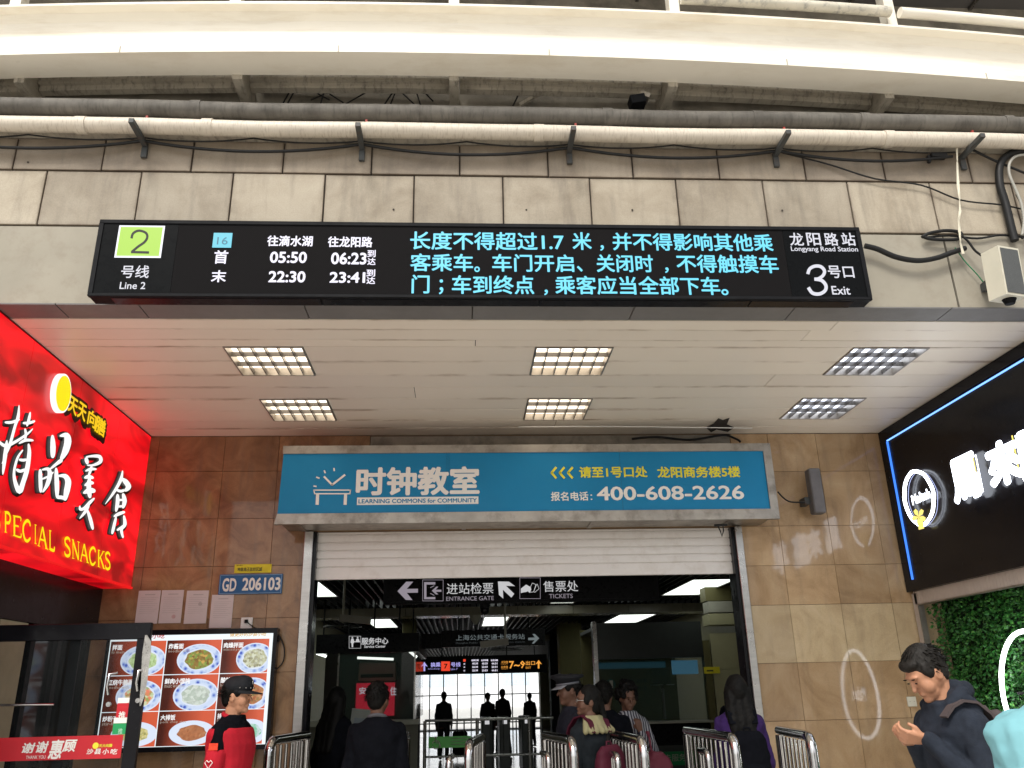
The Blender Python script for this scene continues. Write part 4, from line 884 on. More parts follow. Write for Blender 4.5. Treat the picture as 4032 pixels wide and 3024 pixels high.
def TK(s, x0, yt, yb3, x1, mat, lift, name='character', **k):
    a = at(*zb(x0, yt), x=XB-lift); b = at(*zb(x0, yb3), x=XB-lift); y1 = at(*zb(x1, yt), x=XB-lift).y
    cu = text(name, s, a.y, y1, b.z, a.z, mat, bs, x=XB-lift, nrm=-1, **k); return cu
TK('Malteh', 530, 835, 905, 668, M['halowhite'], .03, 'logo_lettering', bold=.03)
TK('馬', 800, 605, 905, 1000, M['halowhite'], .03, bold=.06)
TK('來', 1062, 500, 800, 1300, M['halowhite'], .03, bold=.06)
for x, y0, y1 in ((1000, 535, 805), (1290, 395, 680)):
    mb = MB(); ribbon(mb, [(x-10, y0), (x+46, y1)], 10, Pk, lift=.02, tip=1); mb.build('divider', M['haloyellow'], bs); mb = MB(); ribbon(mb, [(x+14, y0), (x+70, y1)], 8, Pk, lift=.02, tip=1); mb.build('divider', M['halowhite'], bs)
for s_, ya, yb4 in (('座', 5.46, 5.92), ('羊', 4.72, 5.24)): text('character', s_, yb4, ya, 3.03, 3.42, M['halowhite'], bs, x=XB-.03, bold=.06, nrm=-1)
fl = MB()
for k in range(5):
    a = k*2*pi/5+.3; c = (612, 985); fl.add([Pk(c[0], c[1], .035)]+[Pk(c[0]+46*cos(a+d)*r_, c[1]+56*sin(a+d)*r_, .035+.0005*k) for d, r_ in ((-.45, .7), (-.2, 1.1), (.2, 1.15), (.5, .75))], [(0, 1, 2, 3, 4)])
fl.add([Pk(600, 1000, .033), Pk(640, 1000, .033), Pk(650, 1070, .033), Pk(610, 1080, .033)], [(0, 1, 2, 3)])
fl.build('flower', emit('logo_flower', (250, 228, 120), 1.3), bs)
# mosaic surround and planted wall below
ms = thing('mosaic_surround', 'beige mosaic lintel and jamb framing the planted shop wall', 'trim', (4.3, 7.8, 1.2))
M['mosaic'] = plain('beige_mosaic', (.50, .43, .38), .4, var=.06)
y = 4.8
while y < 7.94:
    B('tile', M['mosaic'], ms, 4.30, 4.34, y+.001, y+.043, 2.322, 2.438); y += .045
z = 0.0
while z < 2.44:
    B('tile', M['mosaic'], ms, 4.30, 4.34, 7.90, 7.985, z+.001, min(z+.20, 2.4)); z += .202
B('edge_bead', M['steeldirty'], ms, 4.292, 4.35, 4.8, 7.9, 2.312, 2.3215); B('edge_bead', M['steeldirty'], ms, 4.292, 4.35, 7.892, 7.899, 0, 2.31)
pw = thing('planted_wall', 'dense green artificial plant wall under the black sign', 'plant wall', (4.4, 6.4, 0))
B('backing', plain('dark_green_backing', (.006, .02, .008), .9), pw, 4.52, 4.56, 4.6, 7.895, 0, 2.6)
n = N('leaf'); lc_ = n.ramp(n.noise(34, 3, .7), [(.3, (.008, .05, .012, 1)), (.5, (.025, .14, .025, 1)), (.66, (.10, .32, .05, 1)), (.8, (.26, .42, .09, 1))]); lc_ = n.mix(n.ramp(n.noise(3.5, 3), [(.35, .55), (.6, 0)]), lc_, (.008, .04, .012)); n.set(col=lc_, rough=.4, spec=.3); M['leaf'] = n.m
lf = MB(); r_ = random.Random(11)
for k in range(15000):
    y = r_.uniform(4.9, 7.885); z = r_.uniform(.9, 2.42); bul = .035*noise.noise(Vector((y*5, z*5, 3)))
    c = Vector((4.47+bul-r_.random()**2*.09, y, z)); L = r_.uniform(.018, .046)
    d = Vector((r_.uniform(-1, -.1), r_.uniform(-1, 1), r_.uniform(-1, .6))).normalized(); sd_ = d.cross(Vector((-1, r_.uniform(-.7, .7), r_.uniform(-.2, .9)))).normalized()*L*.42
    nrm_ = d.cross(sd_).normalized()*L*.15
    lf.add([c, c+d*L*.5+sd_+nrm_, c+d*L, c+d*L*.5-sd_+nrm_], [(0, 1, 2), (0, 2, 3)])
tag(lf.build('foliage', M['leaf'], pw), kind='stuff')
ng = thing('neon_logo', 'white glowing egg shaped neon logo on the planted wall at the right edge', 'neon sign', (4.36, 6.55, 1.5))
M['neon'] = emit('neon_white', (250, 252, 255), 12)
cy, cz = 6.50, 1.53
pts = []
for k in range(41):
    a = 2*pi*k/40; w2 = .42*(1-.10*sin(a)); pts.append((4.33, cy+w2*cos(a), cz+.45*sin(a)))
MB().tube(pts, .017, 8, caps=False).build('outline_tube', M['neon'], ng)
text('lettering', 'Malteh', cy+.12, cy-.20, cz-.07, cz+.07, M['neon'], ng, x=4.34, bold=.02, nrm=-1)
B('support', M['black'], ng, 4.37, 4.39, cy-.3, cy+.3, cz-.01, cz+.01)
# ================================================================ station hall behind the doorway
M['baffle'] = plain('dark_ceiling_baffle', (.014, .016, .016), .4, .3, var=.3, spec=.2)
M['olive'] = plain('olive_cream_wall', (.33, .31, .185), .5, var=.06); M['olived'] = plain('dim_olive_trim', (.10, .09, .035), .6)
M['beige'] = plain('glazed_beige_band', (.26, .24, .18), .22, var=.1)
M['counterm'] = plain('pale_counter', (.30, .29, .24), .35); M['dimgrey'] = plain('dim_grey_panel', (.035, .039, .037), .35, .3)
hw_ = setting('hall_wall', (0, 20, 0))
B('left_wall', M['olive'], hw_, -3.3, -2.95, 8.2, 43.3, 0, 3.5)
B('right_wall', M['olive'], hw_, 4.95, 5.3, 8.2, 43.3, 0, 3.5)
B('end_wall', M['olive'], hw_, 3.75, 4.95, 42.6, 43.3, 0, 3.5); B('end_wall', M['dimgrey'], hw_, -2.95, 3.75, 42.9, 43.2, 3.05, 3.5); B('end_wall', M['olive'], hw_, -2.95, -2.2, 42.6, 43.3, 0, 3.05)
B('front_return', M['olive'], hw_, -2.94, -1.48, 8.21, 8.3, 0, 3.5); B('front_return', M['marble'], hw_, 2.72, 4.94, 8.21, 8.3, 0, 3.5)
hc = setting('hall_ceiling', (0, 20, 3.1))
B('slab', M['black'], hc, -3.2, 5.2, 8.3, 43.3, 3.42, 3.5)
base = MB().box(-.012, .012, 8.4, 15.1, 3.1, 3.2).mesh('slat', M['baffle'], Vector((0, 20, 3.1))); base2 = MB().box(-.012, .012, 15.9, 42.8, 3.1, 3.2).mesh('slat', M['baffle'], Vector((0, 20, 3.1)))
for k in range(64):
    for me in (base, base2):
        o = link_mesh('slat', me, hc); o.location = (-2.9+k*.122, 0, 0)
cb = setting('ceiling_beam', (0, 15.4, 3.0))
for k in range(8): B('fascia_tile', M['beige'], cb, -2.95+k*.985, -2.95+(k+1)*.985-.008, 15.2, 15.7, 2.915, 3.06)
for k in range(8): B('fascia_tile', M['beige'], cb, -2.95+k*.985, -2.95+(k+1)*.985-.008, 24.0, 24.5, 2.96, 3.12)
def hall_light(label, x0, x1, y0, y1):
    t = thing('hall_light', label, 'ceiling light', (x0, y0, 3.08), 'bright ceiling light panels in the station hall')
    f = MB(); f.box(x0-.03, x1+.03, y0-.03, y0, 3.075, 3.13); f.box(x0-.03, x1+.03, y1, y1+.03, 3.075, 3.13); f.box(x0-.03, x0, y0, y1, 3.075, 3.13); f.box(x1, x1+.03, y0, y1, 3.075, 3.13)
    f.build('frame', M['steel'], t)
    ym = (y0+y1)/2
    B('diffuser', M['hall_lamp'], t, x0, x1, y0, ym-.012, 3.085, 3.095); B('diffuser', M['hall_lamp'], t, x0, x1, ym+.012, y1, 3.085, 3.095)
hall_light('big bright light panel at the top right inside the doorway', 3.30, 3.92, 12.0, 14.0)
hall_light('bright light panel cut by the left door jamb', -2.55, -1.92, 11.6, 13.4)
hall_light('middle light panel behind the hanging pole', .47, .96, 17.4, 20.0)
hall_light('light panel above the glass booth', 3.25, 4.0, 17.4, 19.8)
hall_light('small light panel left, behind the ceiling fan', -1.95, -1.45, 17.6, 19.9)
hall_light('narrow slanting light panel left of the glass booth', 1.55, 1.95, 12.4, 15.0)

def hang(t, y, xs_, z0, z1=3.4, r=.012):
    for x in xs_: MB().tube([(x, y, z0), (x, y, z1)], r, 8).build('hanger', M['black'], t)
M['signface'] = plain('black_sign_face', (.005, .005, .006), .3, spec=.12)
M['dimwhite'] = emit('dim_backlit_white', (150, 142, 152), .9); M['sgn'] = emit('backlit_white', (200, 200, 202), .95)
# entrance sign
YE = 9.5
es = thing('entrance_sign', 'black hanging sign reading ENTRANCE GATE and TICKETS with arrows', 'direction sign', (.65, YE, 2.56))
B('box', M['black'], es, -.86, 2.21, YE+.005, YE+.14, 2.562, 2.90); B('face', M['signface'], es, -.82, 2.16, YE, YE+.005, 2.585, 2.88); hang(es, YE+.07, (-.5, 1.9), 2.9)
ye_ = YE-.003
def ze(x, y): return zp(1500, 2200, 2.458, x, y)
def Pe(x, y, l=0):
    p = at(*ze(x, y), y=ye_); return Vector((p.x, ye_-l, p.z))
def poly(parent, pts, P, mat, name, l=0):
    vs = [P(*p) for p in pts]
    for v in vs: v.y -= l
    bm = bmesh.new(); f = bm.faces.new([bm.verts.new(v) for v in vs]); bm.normal_update(); bmesh.ops.triangulate(bm, faces=[f])
    bm.verts.index_update(); mb = MB(); mb.add([v.co[:] for v in bm.verts], [[v.index for v in f.verts] for f in bm.faces]); bm.free()
    return mb.build(name, mat, parent)
poly(es, [(160, 314), (245, 222), (312, 222), (250, 292), (358, 290), (358, 328), (250, 330), (305, 400), (240, 398)], Pe, M['dimwhite'], 'arrow')
poly(es, [(1132, 220), (1238, 222), (1298, 265), (1210, 262), (1290, 340), (1262, 376), (1180, 300), (1184, 386), (1142, 350)], Pe, M['sgn'], 'arrow')
def framebox(parent, P, x0, y0, x1, y1, w_, mat, name='pictogram_frame'):
    mb = MB()
    for a in ((x0, y0, x1, y0+w_), (x0, y1-w_, x1, y1), (x0, y0+w_, x0+w_, y1-w_), (x1-w_, y0+w_, x1, y1-w_)):
        mb.add([P(a[0], a[3]), P(a[2], a[3]), P(a[2], a[1]), P(a[0], a[1])], [(0, 1, 2, 3)])
    mb.build(name, mat, parent)
framebox(es, Pe, 402, 203, 604, 410, 4, M['dimwhite']); framebox(es, Pe, 1342, 183, 1544, 388, 4, M['dimwhite'])
poly(es, [(418, 226), (526, 226), (526, 250), (440, 250), (440, 372), (526, 370), (526, 392), (418, 392)], Pe, M['dimwhite'], 'gate_symbol')
poly(es, [(492, 310), (535, 270), (555, 270), (530, 300), (585, 300), (585, 320), (530, 320), (555, 345), (532, 345)], Pe, M['dimwhite'], 'gate_arrow')
poly(es, [(476, 278), (515, 258), (518, 263), (479, 283)], Pe, M['dimwhite'], 'gate_flap'); poly(es, [(479, 332), (518, 352), (515, 357), (476, 338)], Pe, M['dimwhite'], 'gate_flap')
poly(es, [(1354, 290), (1405, 250), (1450, 275), (1455, 300), (1440, 330), (1420, 315), (1405, 322), (1380, 325), (1354, 332)], Pe, M['sgn'], 'hand_symbol')
for pp_ in ([(1440, 290), (1465, 235), (1500, 250), (1478, 320), (1445, 325)], [(1478, 320), (1500, 262), (1512, 244), (1530, 290), (1490, 325)]):
    for a, b in zip(pp_, pp_[1:]+pp_[:1]):
        d = Vector((b[0]-a[0], b[1]-a[1])); nn = Vector((-d.y, d.x)).normalized()*2.2
        poly(es, [(a[0]+nn.x, a[1]+nn.y), (b[0]+nn.x, b[1]+nn.y), (b[0]-nn.x, b[1]-nn.y), (a[0]-nn.x, a[1]-nn.y)], Pe, M['sgn'], 'ticket_line', .001)
def TE(s, x0, y0, x1, y1, mat=None, **k): return T('lettering', s, (*ze(x0, y0), *ze(x1, y1)), mat or M['sgn'], es, ye_, **k)
TE('进站检票', 636, 237, 1088, 345); TE('ENTRANCE GATE', 632, 368, 1092, 408, M['dimwhite']); TE('售票处', 1572, 216, 1908, 322); TE('TICKETS', 1628, 342, 1856, 384, M['dimwhite'])
# camera dome under the sign
dm = thing('dome_camera', 'black dome camera hanging under the entrance sign', 'camera', (.6, 9.6, 2.5))
p = at(1047, 1318, y=9.62); MB().ball(p, .052, .052, .05, 16, 10).build('dome', M['blackgloss'], dm); MB().tube([p+Vector((0, 0, .02)), p+Vector((0, 0, .075))], .055, 16).build('collar', M['black'], dm)
# service centre kiosk
YK = 14.0
ks = thing('service_kiosk', 'glass service centre kiosk with a black sign fascia reading Service Center', 'kiosk', (-1.5, YK, 0))
xa, xb = at(683, 1390, y=YK).x, at(905, 1388, y=YK).x; z1, z0 = at(683, 1371, y=YK).z, at(683, 1412, y=YK).z
B('fascia', M['signface'], ks, xa, xb, YK, YK+.12, z0, z1); hang(ks, YK+.06, (xa+.1, xa+.5, xa+.9, xa+1.3, xb-.1), z1, 3.4)
B('fascia_side', M['signface'], ks, xb-.1, xb, YK+.12, 17, z0, z1)
ky = YK-.004
def zk(x, y): return zp(1150, 2250, 3.687, x, y)
def Pkk(x, y, l=0):
    p = at(*zk(x, y), y=ky); return Vector((p.x, ky-l, p.z))
framebox(ks, Pkk, 826, 938, 1000, 1118, 5, M['sgn'])
poly(ks, [(862, 975), (890, 975), (900, 1000), (900, 1040), (888, 1045), (886, 1100), (866, 1100), (862, 1045), (848, 1030), (855, 990)], Pkk, M['sgn'], 'person_symbol')
poly(ks, [(876+12*cos(i*pi/5), 960+12*sin(i*pi/5)) for i in range(10)], Pkk, M['sgn'], 'head_symbol'); poly(ks, [(952+12*cos(i*pi/5), 960+12*sin(i*pi/5)) for i in range(10)], Pkk, M['sgn'], 'head_symbol')
poly(ks, [(900, 1015), (925, 1015), (930, 985), (945, 975), (962, 975), (975, 990), (978, 1015), (988, 1015), (988, 1027), (900, 1027)], Pkk, M['sgn'], 'desk_symbol')
def TKK(s, x0, y0, x1, y1, **k): return T('lettering', s, (*zk(x0, y0), *zk(x1, y1)), M['sgn'], ks, ky, **k)
TKK('服务中心', 1010, 965, 1395, 1062, bold=.02); TKK('Service Center', 1048, 1073, 1356, 1110, bold=.02)
M['kglass'] = N('greenish_glass').set(col=(.06, .10, .085, 1), rough=.03, alpha=.30, spec=.5).m
B('pane', M['kglass'], ks, xa+.35, xb-.05, YK+.05, YK+.06, 1.27, z0); B('pane', M['kglass'], ks, xb-.06, xb-.05, YK+.07, 17, 1.27, z0)
B('counter_top', M['counterm'], ks, -2.4, xb+.02, YK-.12, YK+.4, 1.20, 1.27); B('counter_front', plain('dim_counter_front', (.16, .155, .12), .5), ks, -2.4, xb, YK, YK+.06, .0, 1.2)
for x in (xa+.36, xb-.06): B('glazing_bar', M['steel'], ks, x-.012, x+.012, YK+.03, YK+.05, 1.27, z0)
B('back_panel', M['dimgrey'], ks, -2.6, xb-.1, 17, 17.05, 0, 2.5)
for i, (u0, v0, u1, v1) in enumerate(((684, 1411, 705, 1418), (884, 1406, 900, 1420), (772, 1421, 850, 1424))):
    p = at(u0, v0, y=YK+(.3 if i < 2 else 2)); q = at(u1, v1, y=YK+(.3 if i < 2 else 2)); MB().tube([p, q], .022, 8).build('lamp_tube', M['hall_lamp'], ks)
ac = thing('air_conditioner', 'dim white wall air conditioner inside the service kiosk', 'air conditioner', (-1.6, 16.8, 2.1))
p = at(775, 1425, y=16.8); q = at(855, 1470, y=16.8); B('body', M['counterm'], ac, p.x, q.x, 16.8, 16.99, q.z, p.z-.05, b=.02); B('outlet', M['black'], ac, p.x+.05, q.x-.05, 16.78, 16.80, q.z+.06, q.z+.12)
rp = thing('red_poster', 'red advertising screen inside the service kiosk', 'poster', (-1.4, 16.2, 1.7))
p = at(770, 1476, y=16.3); q = at(852, 1520, y=16.3); B('panel', emit('red_poster', (196, 34, 58), .75), rp, p.x, q.x, 16.3, 16.33, q.z-.2, p.z)
for c_, q_ in (('安心', (776, 1485, 808, 1500)), ('住', (843, 1484, 856, 1502))): T('lettering', c_, q_, emit('poster_white', (230, 230, 240), .7), rp, 16.295, bold=.02, res=1)
ds = thing('desk_notice', 'white document board leaning on the service kiosk counter', 'notice', (-1.6, 13.8, 1.2))
p = at(758, 1532, y=13.8); q = at(800, 1590, y=13.8); boxrot(MB(), ((p.x+q.x)/2, 13.8, (p.z+q.z)/2), (q.x-p.x)/2, .008, (p.z-q.z)/2, Matrix.Rotation(radians(6), 3, 'Y')).build('board', plain('grey_white_board', (.42, .42, .40), .5), ds)
boxrot(MB(), ((p.x+q.x)/2, 13.79, (p.z+q.z)/2-.03), (q.x-p.x)/2-.05, .004, (p.z-q.z)/2-.1, Matrix.Rotation(radians(6), 3, 'Y')).build('sheet', plain('blue_white_sheet', (.34, .37, .42), .5), ds)
# shanghai card service sign
YC = 16.0
cs_ = thing('card_service_sign', 'dim black hanging sign for the public transport card service station with arrow', 'direction sign', (.6, YC, 2.4))
p = at(955, 1362, y=YC); q = at(1178, 1394, y=YC); B('box', M['signface'], cs_, p.x, q.x, YC, YC+.12, q.z, p.z); hang(cs_, YC+.06, (p.x+.3, q.x-.3), p.z)
B('side_box', M['signface'], cs_, p.x-.55, p.x-.01, YC+.03, YC+.12, q.z-.02, p.z-.05)
yc_ = YC-.004; M['vdim'] = emit('very_dim_white', (120, 130, 132), .7); M['vvdim'] = emit('faint_white', (70, 76, 78), .7)
zc_ = lambda x, y: zp(1500, 2200, 2.458, x, y)
T('lettering', '上海公共交通卡服务站', (*zc_(726, 738), *zc_(1392, 792)), M['vdim'], cs_, yc_)
T('lettering', 'Shanghai Public Transport Card service station', (*zc_(722, 808), *zc_(1392, 830)), M['vvdim'], cs_, yc_, res=1)
def Pc(x, y, l=0):
    p = at(*zc_(x, y), y=yc_); return Vector((p.x, yc_-l, p.z))
poly(cs_, [(1425, 765), (1490, 762), (1465, 728), (1490, 728), (1532, 770), (1480, 822), (1460, 820), (1488, 788), (1425, 788)], Pc, M['vdim'], 'arrow')
# line 7 display
Y7 = 22.0
l7 = thing('interchange_display', 'hanging LED sign for line 7 interchange and exits 7 to 9', 'display sign', (.5, Y7, 2.1))
p = at(902, 1419, y=Y7); q = at(1182, 1452, y=Y7); B('box', M['black'], l7, p.x, q.x, Y7, Y7+.15, q.z, p.z); hang(l7, Y7+.07, (p.x+.6, q.x-1.0, q.x-.3), p.z)
y7 = Y7-.006
def T7(s, x0, y0, x1, y1, mat, **k): return T('lettering', s, (*zc_(x0, y0), *zc_(x1, y1)), mat, l7, y7, res=1, **k)
M['lilac'] = emit('led_lilac', (176, 170, 240), 1.0); M['orange'] = emit('led_orange', (250, 170, 70), 1.0); M['ledred'] = emit('led_red', (236, 70, 44), 1.0)
def P7(x, y, l=0):
    p = at(*zc_(x, y), y=y7); return Vector((p.x, y7-l, p.z))
poly(l7, [(388, 1045), (420, 998), (452, 1045), (428, 1035), (428, 1088), (412, 1088), (412, 1035)], P7, M['lilac'], 'arrow')
T7('换乘', 482, 1005, 576, 1050, M['lilac'], bold=.02); T7('Interchange', 458, 1060, 574, 1076, M['lilac'])
poly(l7, [(583, 1086), (668, 1086), (668, 994), (583, 994)], P7, M['ledred'], 'line_badge'); T('numeral', '7', (*zc_(612, 1018), *zc_(642, 1062)), M['print_black'], l7, y7-.004, bold=.03, res=1)
T7('号线', 678, 1003, 770, 1046, M['lilac'], bold=.02); T7('Line 7', 676, 1058, 740, 1078, M['lilac'])
poly(l7, [(796, 996), (820, 996), (820, 972), (796, 972)], P7, M['ledred'], 'line_badge')
for s, x, y in (('往美兰湖', 876, 975), ('往祁华路', 970, 975), ('往花木路', 1064, 975), ('05:33', 884, 1006), ('05:33', 978, 1006), ('06:31', 1072, 1006), ('22:33', 884, 1039), ('22:33', 978, 1039), ('23:31', 1072, 1039), ('22:33', 884, 1073), ('23:53', 978, 1073), ('00:51', 1072, 1073)):
    T7(s, x, y, x+(68 if len(s) == 4 else 54), y+17, M['ledwhite'], bold=.03)
for s, x, y in (('首', 798, 1010), ('末', 798, 1041), ('末', 798, 1075)): T7(s, x, y, x+18, y+17, M['ledwhite'])
T7('7~9', 1242, 992, 1392, 1062, M['orange'], bold=.02); T7('出口', 1402, 990, 1490, 1030, M['orange'], bold=.01); T7('EXIT', 1402, 1045, 1452, 1064, M['orange'])
T7('龙阳路', 1164, 990, 1230, 1010, M['orange']); T7('白杨路', 1164, 1038, 1230, 1058, M['orange']); T7('Longyang Rd.', 1162, 1014, 1230, 1024, M['orange']); T7('Baiyang Rd.', 1168, 1062, 1230, 1071, M['orange'])
poly(l7, [(1495, 1022), (1527, 980), (1558, 1022), (1534, 1012), (1534, 1062), (1518, 1062), (1518, 1012)], P7, M['orange'], 'arrow')
# fans
def fan(label, u, v, y, flip=1):
    c = at(u, v, y=y); t = thing('hall_fan', label, 'fan', c, 'fans hanging in the station hall')
    MB().tube([c+Vector((0, 0, -.02)), (c.x, c.y, 3.4)], .016, 8).build('stem', M['counterm'], t)
    mb = MB(); boxrot(mb, c+Vector((.16*flip, 0, .02)), .20, .06, .045, Matrix.Rotation(radians(6*flip), 3, 'Y')); mb.build('motor_housing', M['counterm'], t)
    mb = MB()
    for k in range(4):
        a = k*pi/2+.4; mb.slab([c+Vector((cos(a)*.05, sin(a)*.05, -.06)), c+Vector((cos(a+.25)*.22, sin(a+.25)*.22, -.05)), c+Vector((cos(a-.15)*.22, sin(a-.15)*.22, -.085))], (0, 0, .004))
    mb.build('blade', M['dimgrey'], t)
    MB().tube([c+Vector((.25*cos(q*pi/10), .25*sin(q*pi/10), -.07)) for q in range(21)], .005, 5, caps=False).build('guard_ring', M['dimgrey'], t)
fan('cream hall fan on a pole, left behind the door jamb', 741, 1342, 11.5); fan('dark hall fan on a pole in front of the card service sign', 1092, 1392, 12.5, -1)
p = at(876*0+1873/1.0*0+ (1500+915/2.458)/SC, (2200+600/2.458)/SC, y=14.8); tag(MB().tube([p+Vector((0, 0, .09)), p+Vector((0, 0, .03)), p-Vector((0, 0, .06))], [.10, .09, .025], 14).build('hall_speaker', M['counterm']), 'small pale loudspeaker cone hanging in the middle of the hall ceiling', 'speaker')
# railings across the hall
YR = 17.0
rl = thing('hall_railing', 'steel railing with vertical bars across the hall before the ticket gates', 'railing', (.4, YR, 0))
xa, xb = at(918, 1557, y=YR).x, at(1195, 1550, y=YR).x
MB().tube([(xa, YR, 1.165), (xb, YR, 1.165)], .025, 10).build('top_rail', M['steel'], rl); MB().tube([(xa, YR, .54), (xb, YR, .54)], .02, 8).build('bottom_rail', M['steel'], rl)
k = 0; x = xa
while x < xb:
    if k % 4 == 0: MB().tube([(x, YR, 0), (x, YR, 1.16)], .032, 8).build('post', M['steel'], rl)
    else: MB().tube([(x, YR, .54), (x, YR, 1.16)], .013, 6).build('bar', M['dimgrey'], rl)
    x += .245; k += 1
gs = thing('access_sign', 'green sign with a wheelchair symbol fixed to the hall railing', 'sign', (-.2, YR-.05, .8))
p = at(926, 1592, y=YR-.06); q = at(1018, 1614, y=YR-.06); B('panel', emit('green_sign_face', (60, 118, 52), .35, back=(.03, .16, .04)), gs, p.x, q.x, YR-.06, YR-.04, q.z, p.z)
c = at(942, 1605, y=YR-.065); mb = MB(); mb.tube([c+Vector((.07*cos(i*pi/8), 0, -.03+.07*sin(i*pi/8))) for i in range(9, 24)], .009, 5); mb.ball(c+Vector((-.01, 0, .09)), .022); mb.tube([c+Vector((-.01, 0, .06)), c+Vector((0, 0, -.0)), c+Vector((.06, 0, 0)), c+Vector((.08, 0, -.07))], .012, 5); mb.build('wheelchair_symbol', M['print_white'], gs)
for j in range(3): B('print_line', M['counterm'], gs, p.x+.42, q.x-.06, YR-.063, YR-.061, q.z+.05+j*.05, q.z+.062+j*.05)
for i, u in enumerate((1052, 1090, 1138)):
    p = at(u, 1540, y=20.0); g_ = thing('ticket_gate', ('ticket gate pedestal behind the left bars of the hall railing', 'ticket gate pedestal beside the walking man', 'rightmost ticket gate pedestal before the window wall')[i], 'ticket gate', (p.x, 20, 0), 'ticket gates in the hall')
    B('pedestal', M['dimgrey'], g_, p.x-.12, p.x+.12, 20, 21.2, 0, 1.12, b=.02); B('reader', M['sgn'], g_, p.x-.05, p.x+.05, 19.985, 19.999, .98, 1.08)
# window wall
wwl = setting('window_wall', (0, 43, 0)); xa, xb = -2.2, 3.75; nb = 9; wd = (xb-xa)/nb
M['winglass'] = N('window_glass').set(col=(1, 1, 1, 1), rough=.02, alpha=.08).m
pm = {}
for k in range(nb+1): B('mullion', M['dimgrey'], wwl, xa+k*wd-.025, xa+k*wd+.025, 42.98, 43.08, 0, 3.05)
for z in (0, .30, 1.55, 3.0): B('transom', M['dimgrey'], wwl, xa+.03, xb-.03, 42.985, 43.07, z, z+.05)
for (za, zb3) in ((.35, 1.55), (1.6, 3.0)):
    me = MB().box(0, wd-.05, 43.02, 43.03, za, zb3).mesh('pane', M['winglass'], Vector((0, 43, 0)))
    for k in range(nb):
        o = link_mesh('pane', me, wwl); o.location = (xa+k*wd+.025, 0, 0)
db = thing('distant_building', 'pale hazy building far outside the hall window', 'building', (5, 110, 0))
B('wall', plain('pale_facade', (.88, .90, .93), .8, var=.03), db, -20, 24, 110, 120, 0, 14)
for k in range(9): B('window_band', plain('pale_blue_glazing', (.62, .74, .86), .5) if k == 0 else bpy.data.materials['pale_blue_glazing'], db, -18+k*4.6, -14.6+k*4.6, 109.95, 109.99, 2.5, 4.6)
bh = setting('hedge_row', (0, 60, 0)); 
# booth on the right
YO = 13.0
bo_ = thing('ticket_booth', 'dark glazed card service booth on the right of the hall', 'booth', (2.8, YO, 0))
xa, xb = 2.02, 3.62
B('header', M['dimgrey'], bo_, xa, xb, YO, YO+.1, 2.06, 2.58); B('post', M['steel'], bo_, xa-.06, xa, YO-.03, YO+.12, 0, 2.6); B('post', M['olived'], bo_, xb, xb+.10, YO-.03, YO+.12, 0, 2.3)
B('sill', M['counterm'], bo_, xa, xb, YO-.2, YO+.2, 1.16, 1.19); B('lower_panel', M['signface'], bo_, xa, xb, YO, YO+.08, .86, 1.16); B('base_panel', M['dimgrey'], bo_, xa, xb, YO, YO+.07, 0, .86)
B('pane', M['kglass'], bo_, xa, xb, YO+.04, YO+.05, 1.19, 2.06); B('rear_wall', M['olived'], bo_, xa, xb, 14.8, 14.85, 0, 2.6); B('ceiling_panel', M['dimgrey'], bo_, xa, xb, YO+.1, 14.8, 2.5, 2.55)
B('blind', emit('teal_screen', (30, 70, 84), .5), bo_, 2.05, 3.1, YO+.3, YO+.32, 1.93, 2.02); B('monitor', emit('blue_monitor', (70, 120, 146), .7), bo_, 3.2, 3.6, YO+.3, YO+.33, 1.83, 2.03)
p = at(1320, 1478, y=YO-.01); MB().slab([(p.x+.075*cos(i*pi/12), YO+.035, p.z+.075*sin(i*pi/12)) for i in range(24)], (0, .003, 0)).build('number_disc', plain('dark_green_vinyl', (.01, .05, .04), .4), bo_)
T('numeral', '1', (1317, 1470, 1324, 1486), M['counterm'], bo_, YO+.03, res=1)
for c_, q_ in (('购票', (1376, 1466, 1398, 1476)), ('充值', (1376, 1482, 1398, 1492))): T('lettering', c_, q_, plain('dark_green_print', (.01, .04, .03), .5), bo_, 14.79, res=1)
p = at(1405, 1625, y=YO-.02); q = at(1502, 1652, y=YO-.02); B('green_panel', plain('green_booth_sign', (.01, .16, .05), .4), bo_, p.x, q.x, YO-.02, YO-.005, q.z, p.z)
T('lettering', '交通卡服务站', (1404, 1630, 1498, 1646), M['counterm'], bo_, YO-.025, res=1)
fg = thing('glass_trophy', 'clear acrylic collection box on a stand behind the booth glass', 'display box', (2.85, 13.5, 1.2))
p = at(1430, 1450, y=13.4); B('box', M['kglass'], fg, p.x-.12, p.x+.12, 13.4, 13.6, 1.70, 1.93); B('shelf', M['steel'], fg, p.x-.15, p.x+.17, 13.38, 13.62, 1.68, 1.695); B('leg', M['steel'], fg, p.x-.02, p.x+.02, 13.45, 13.5, 1.2, 1.68)
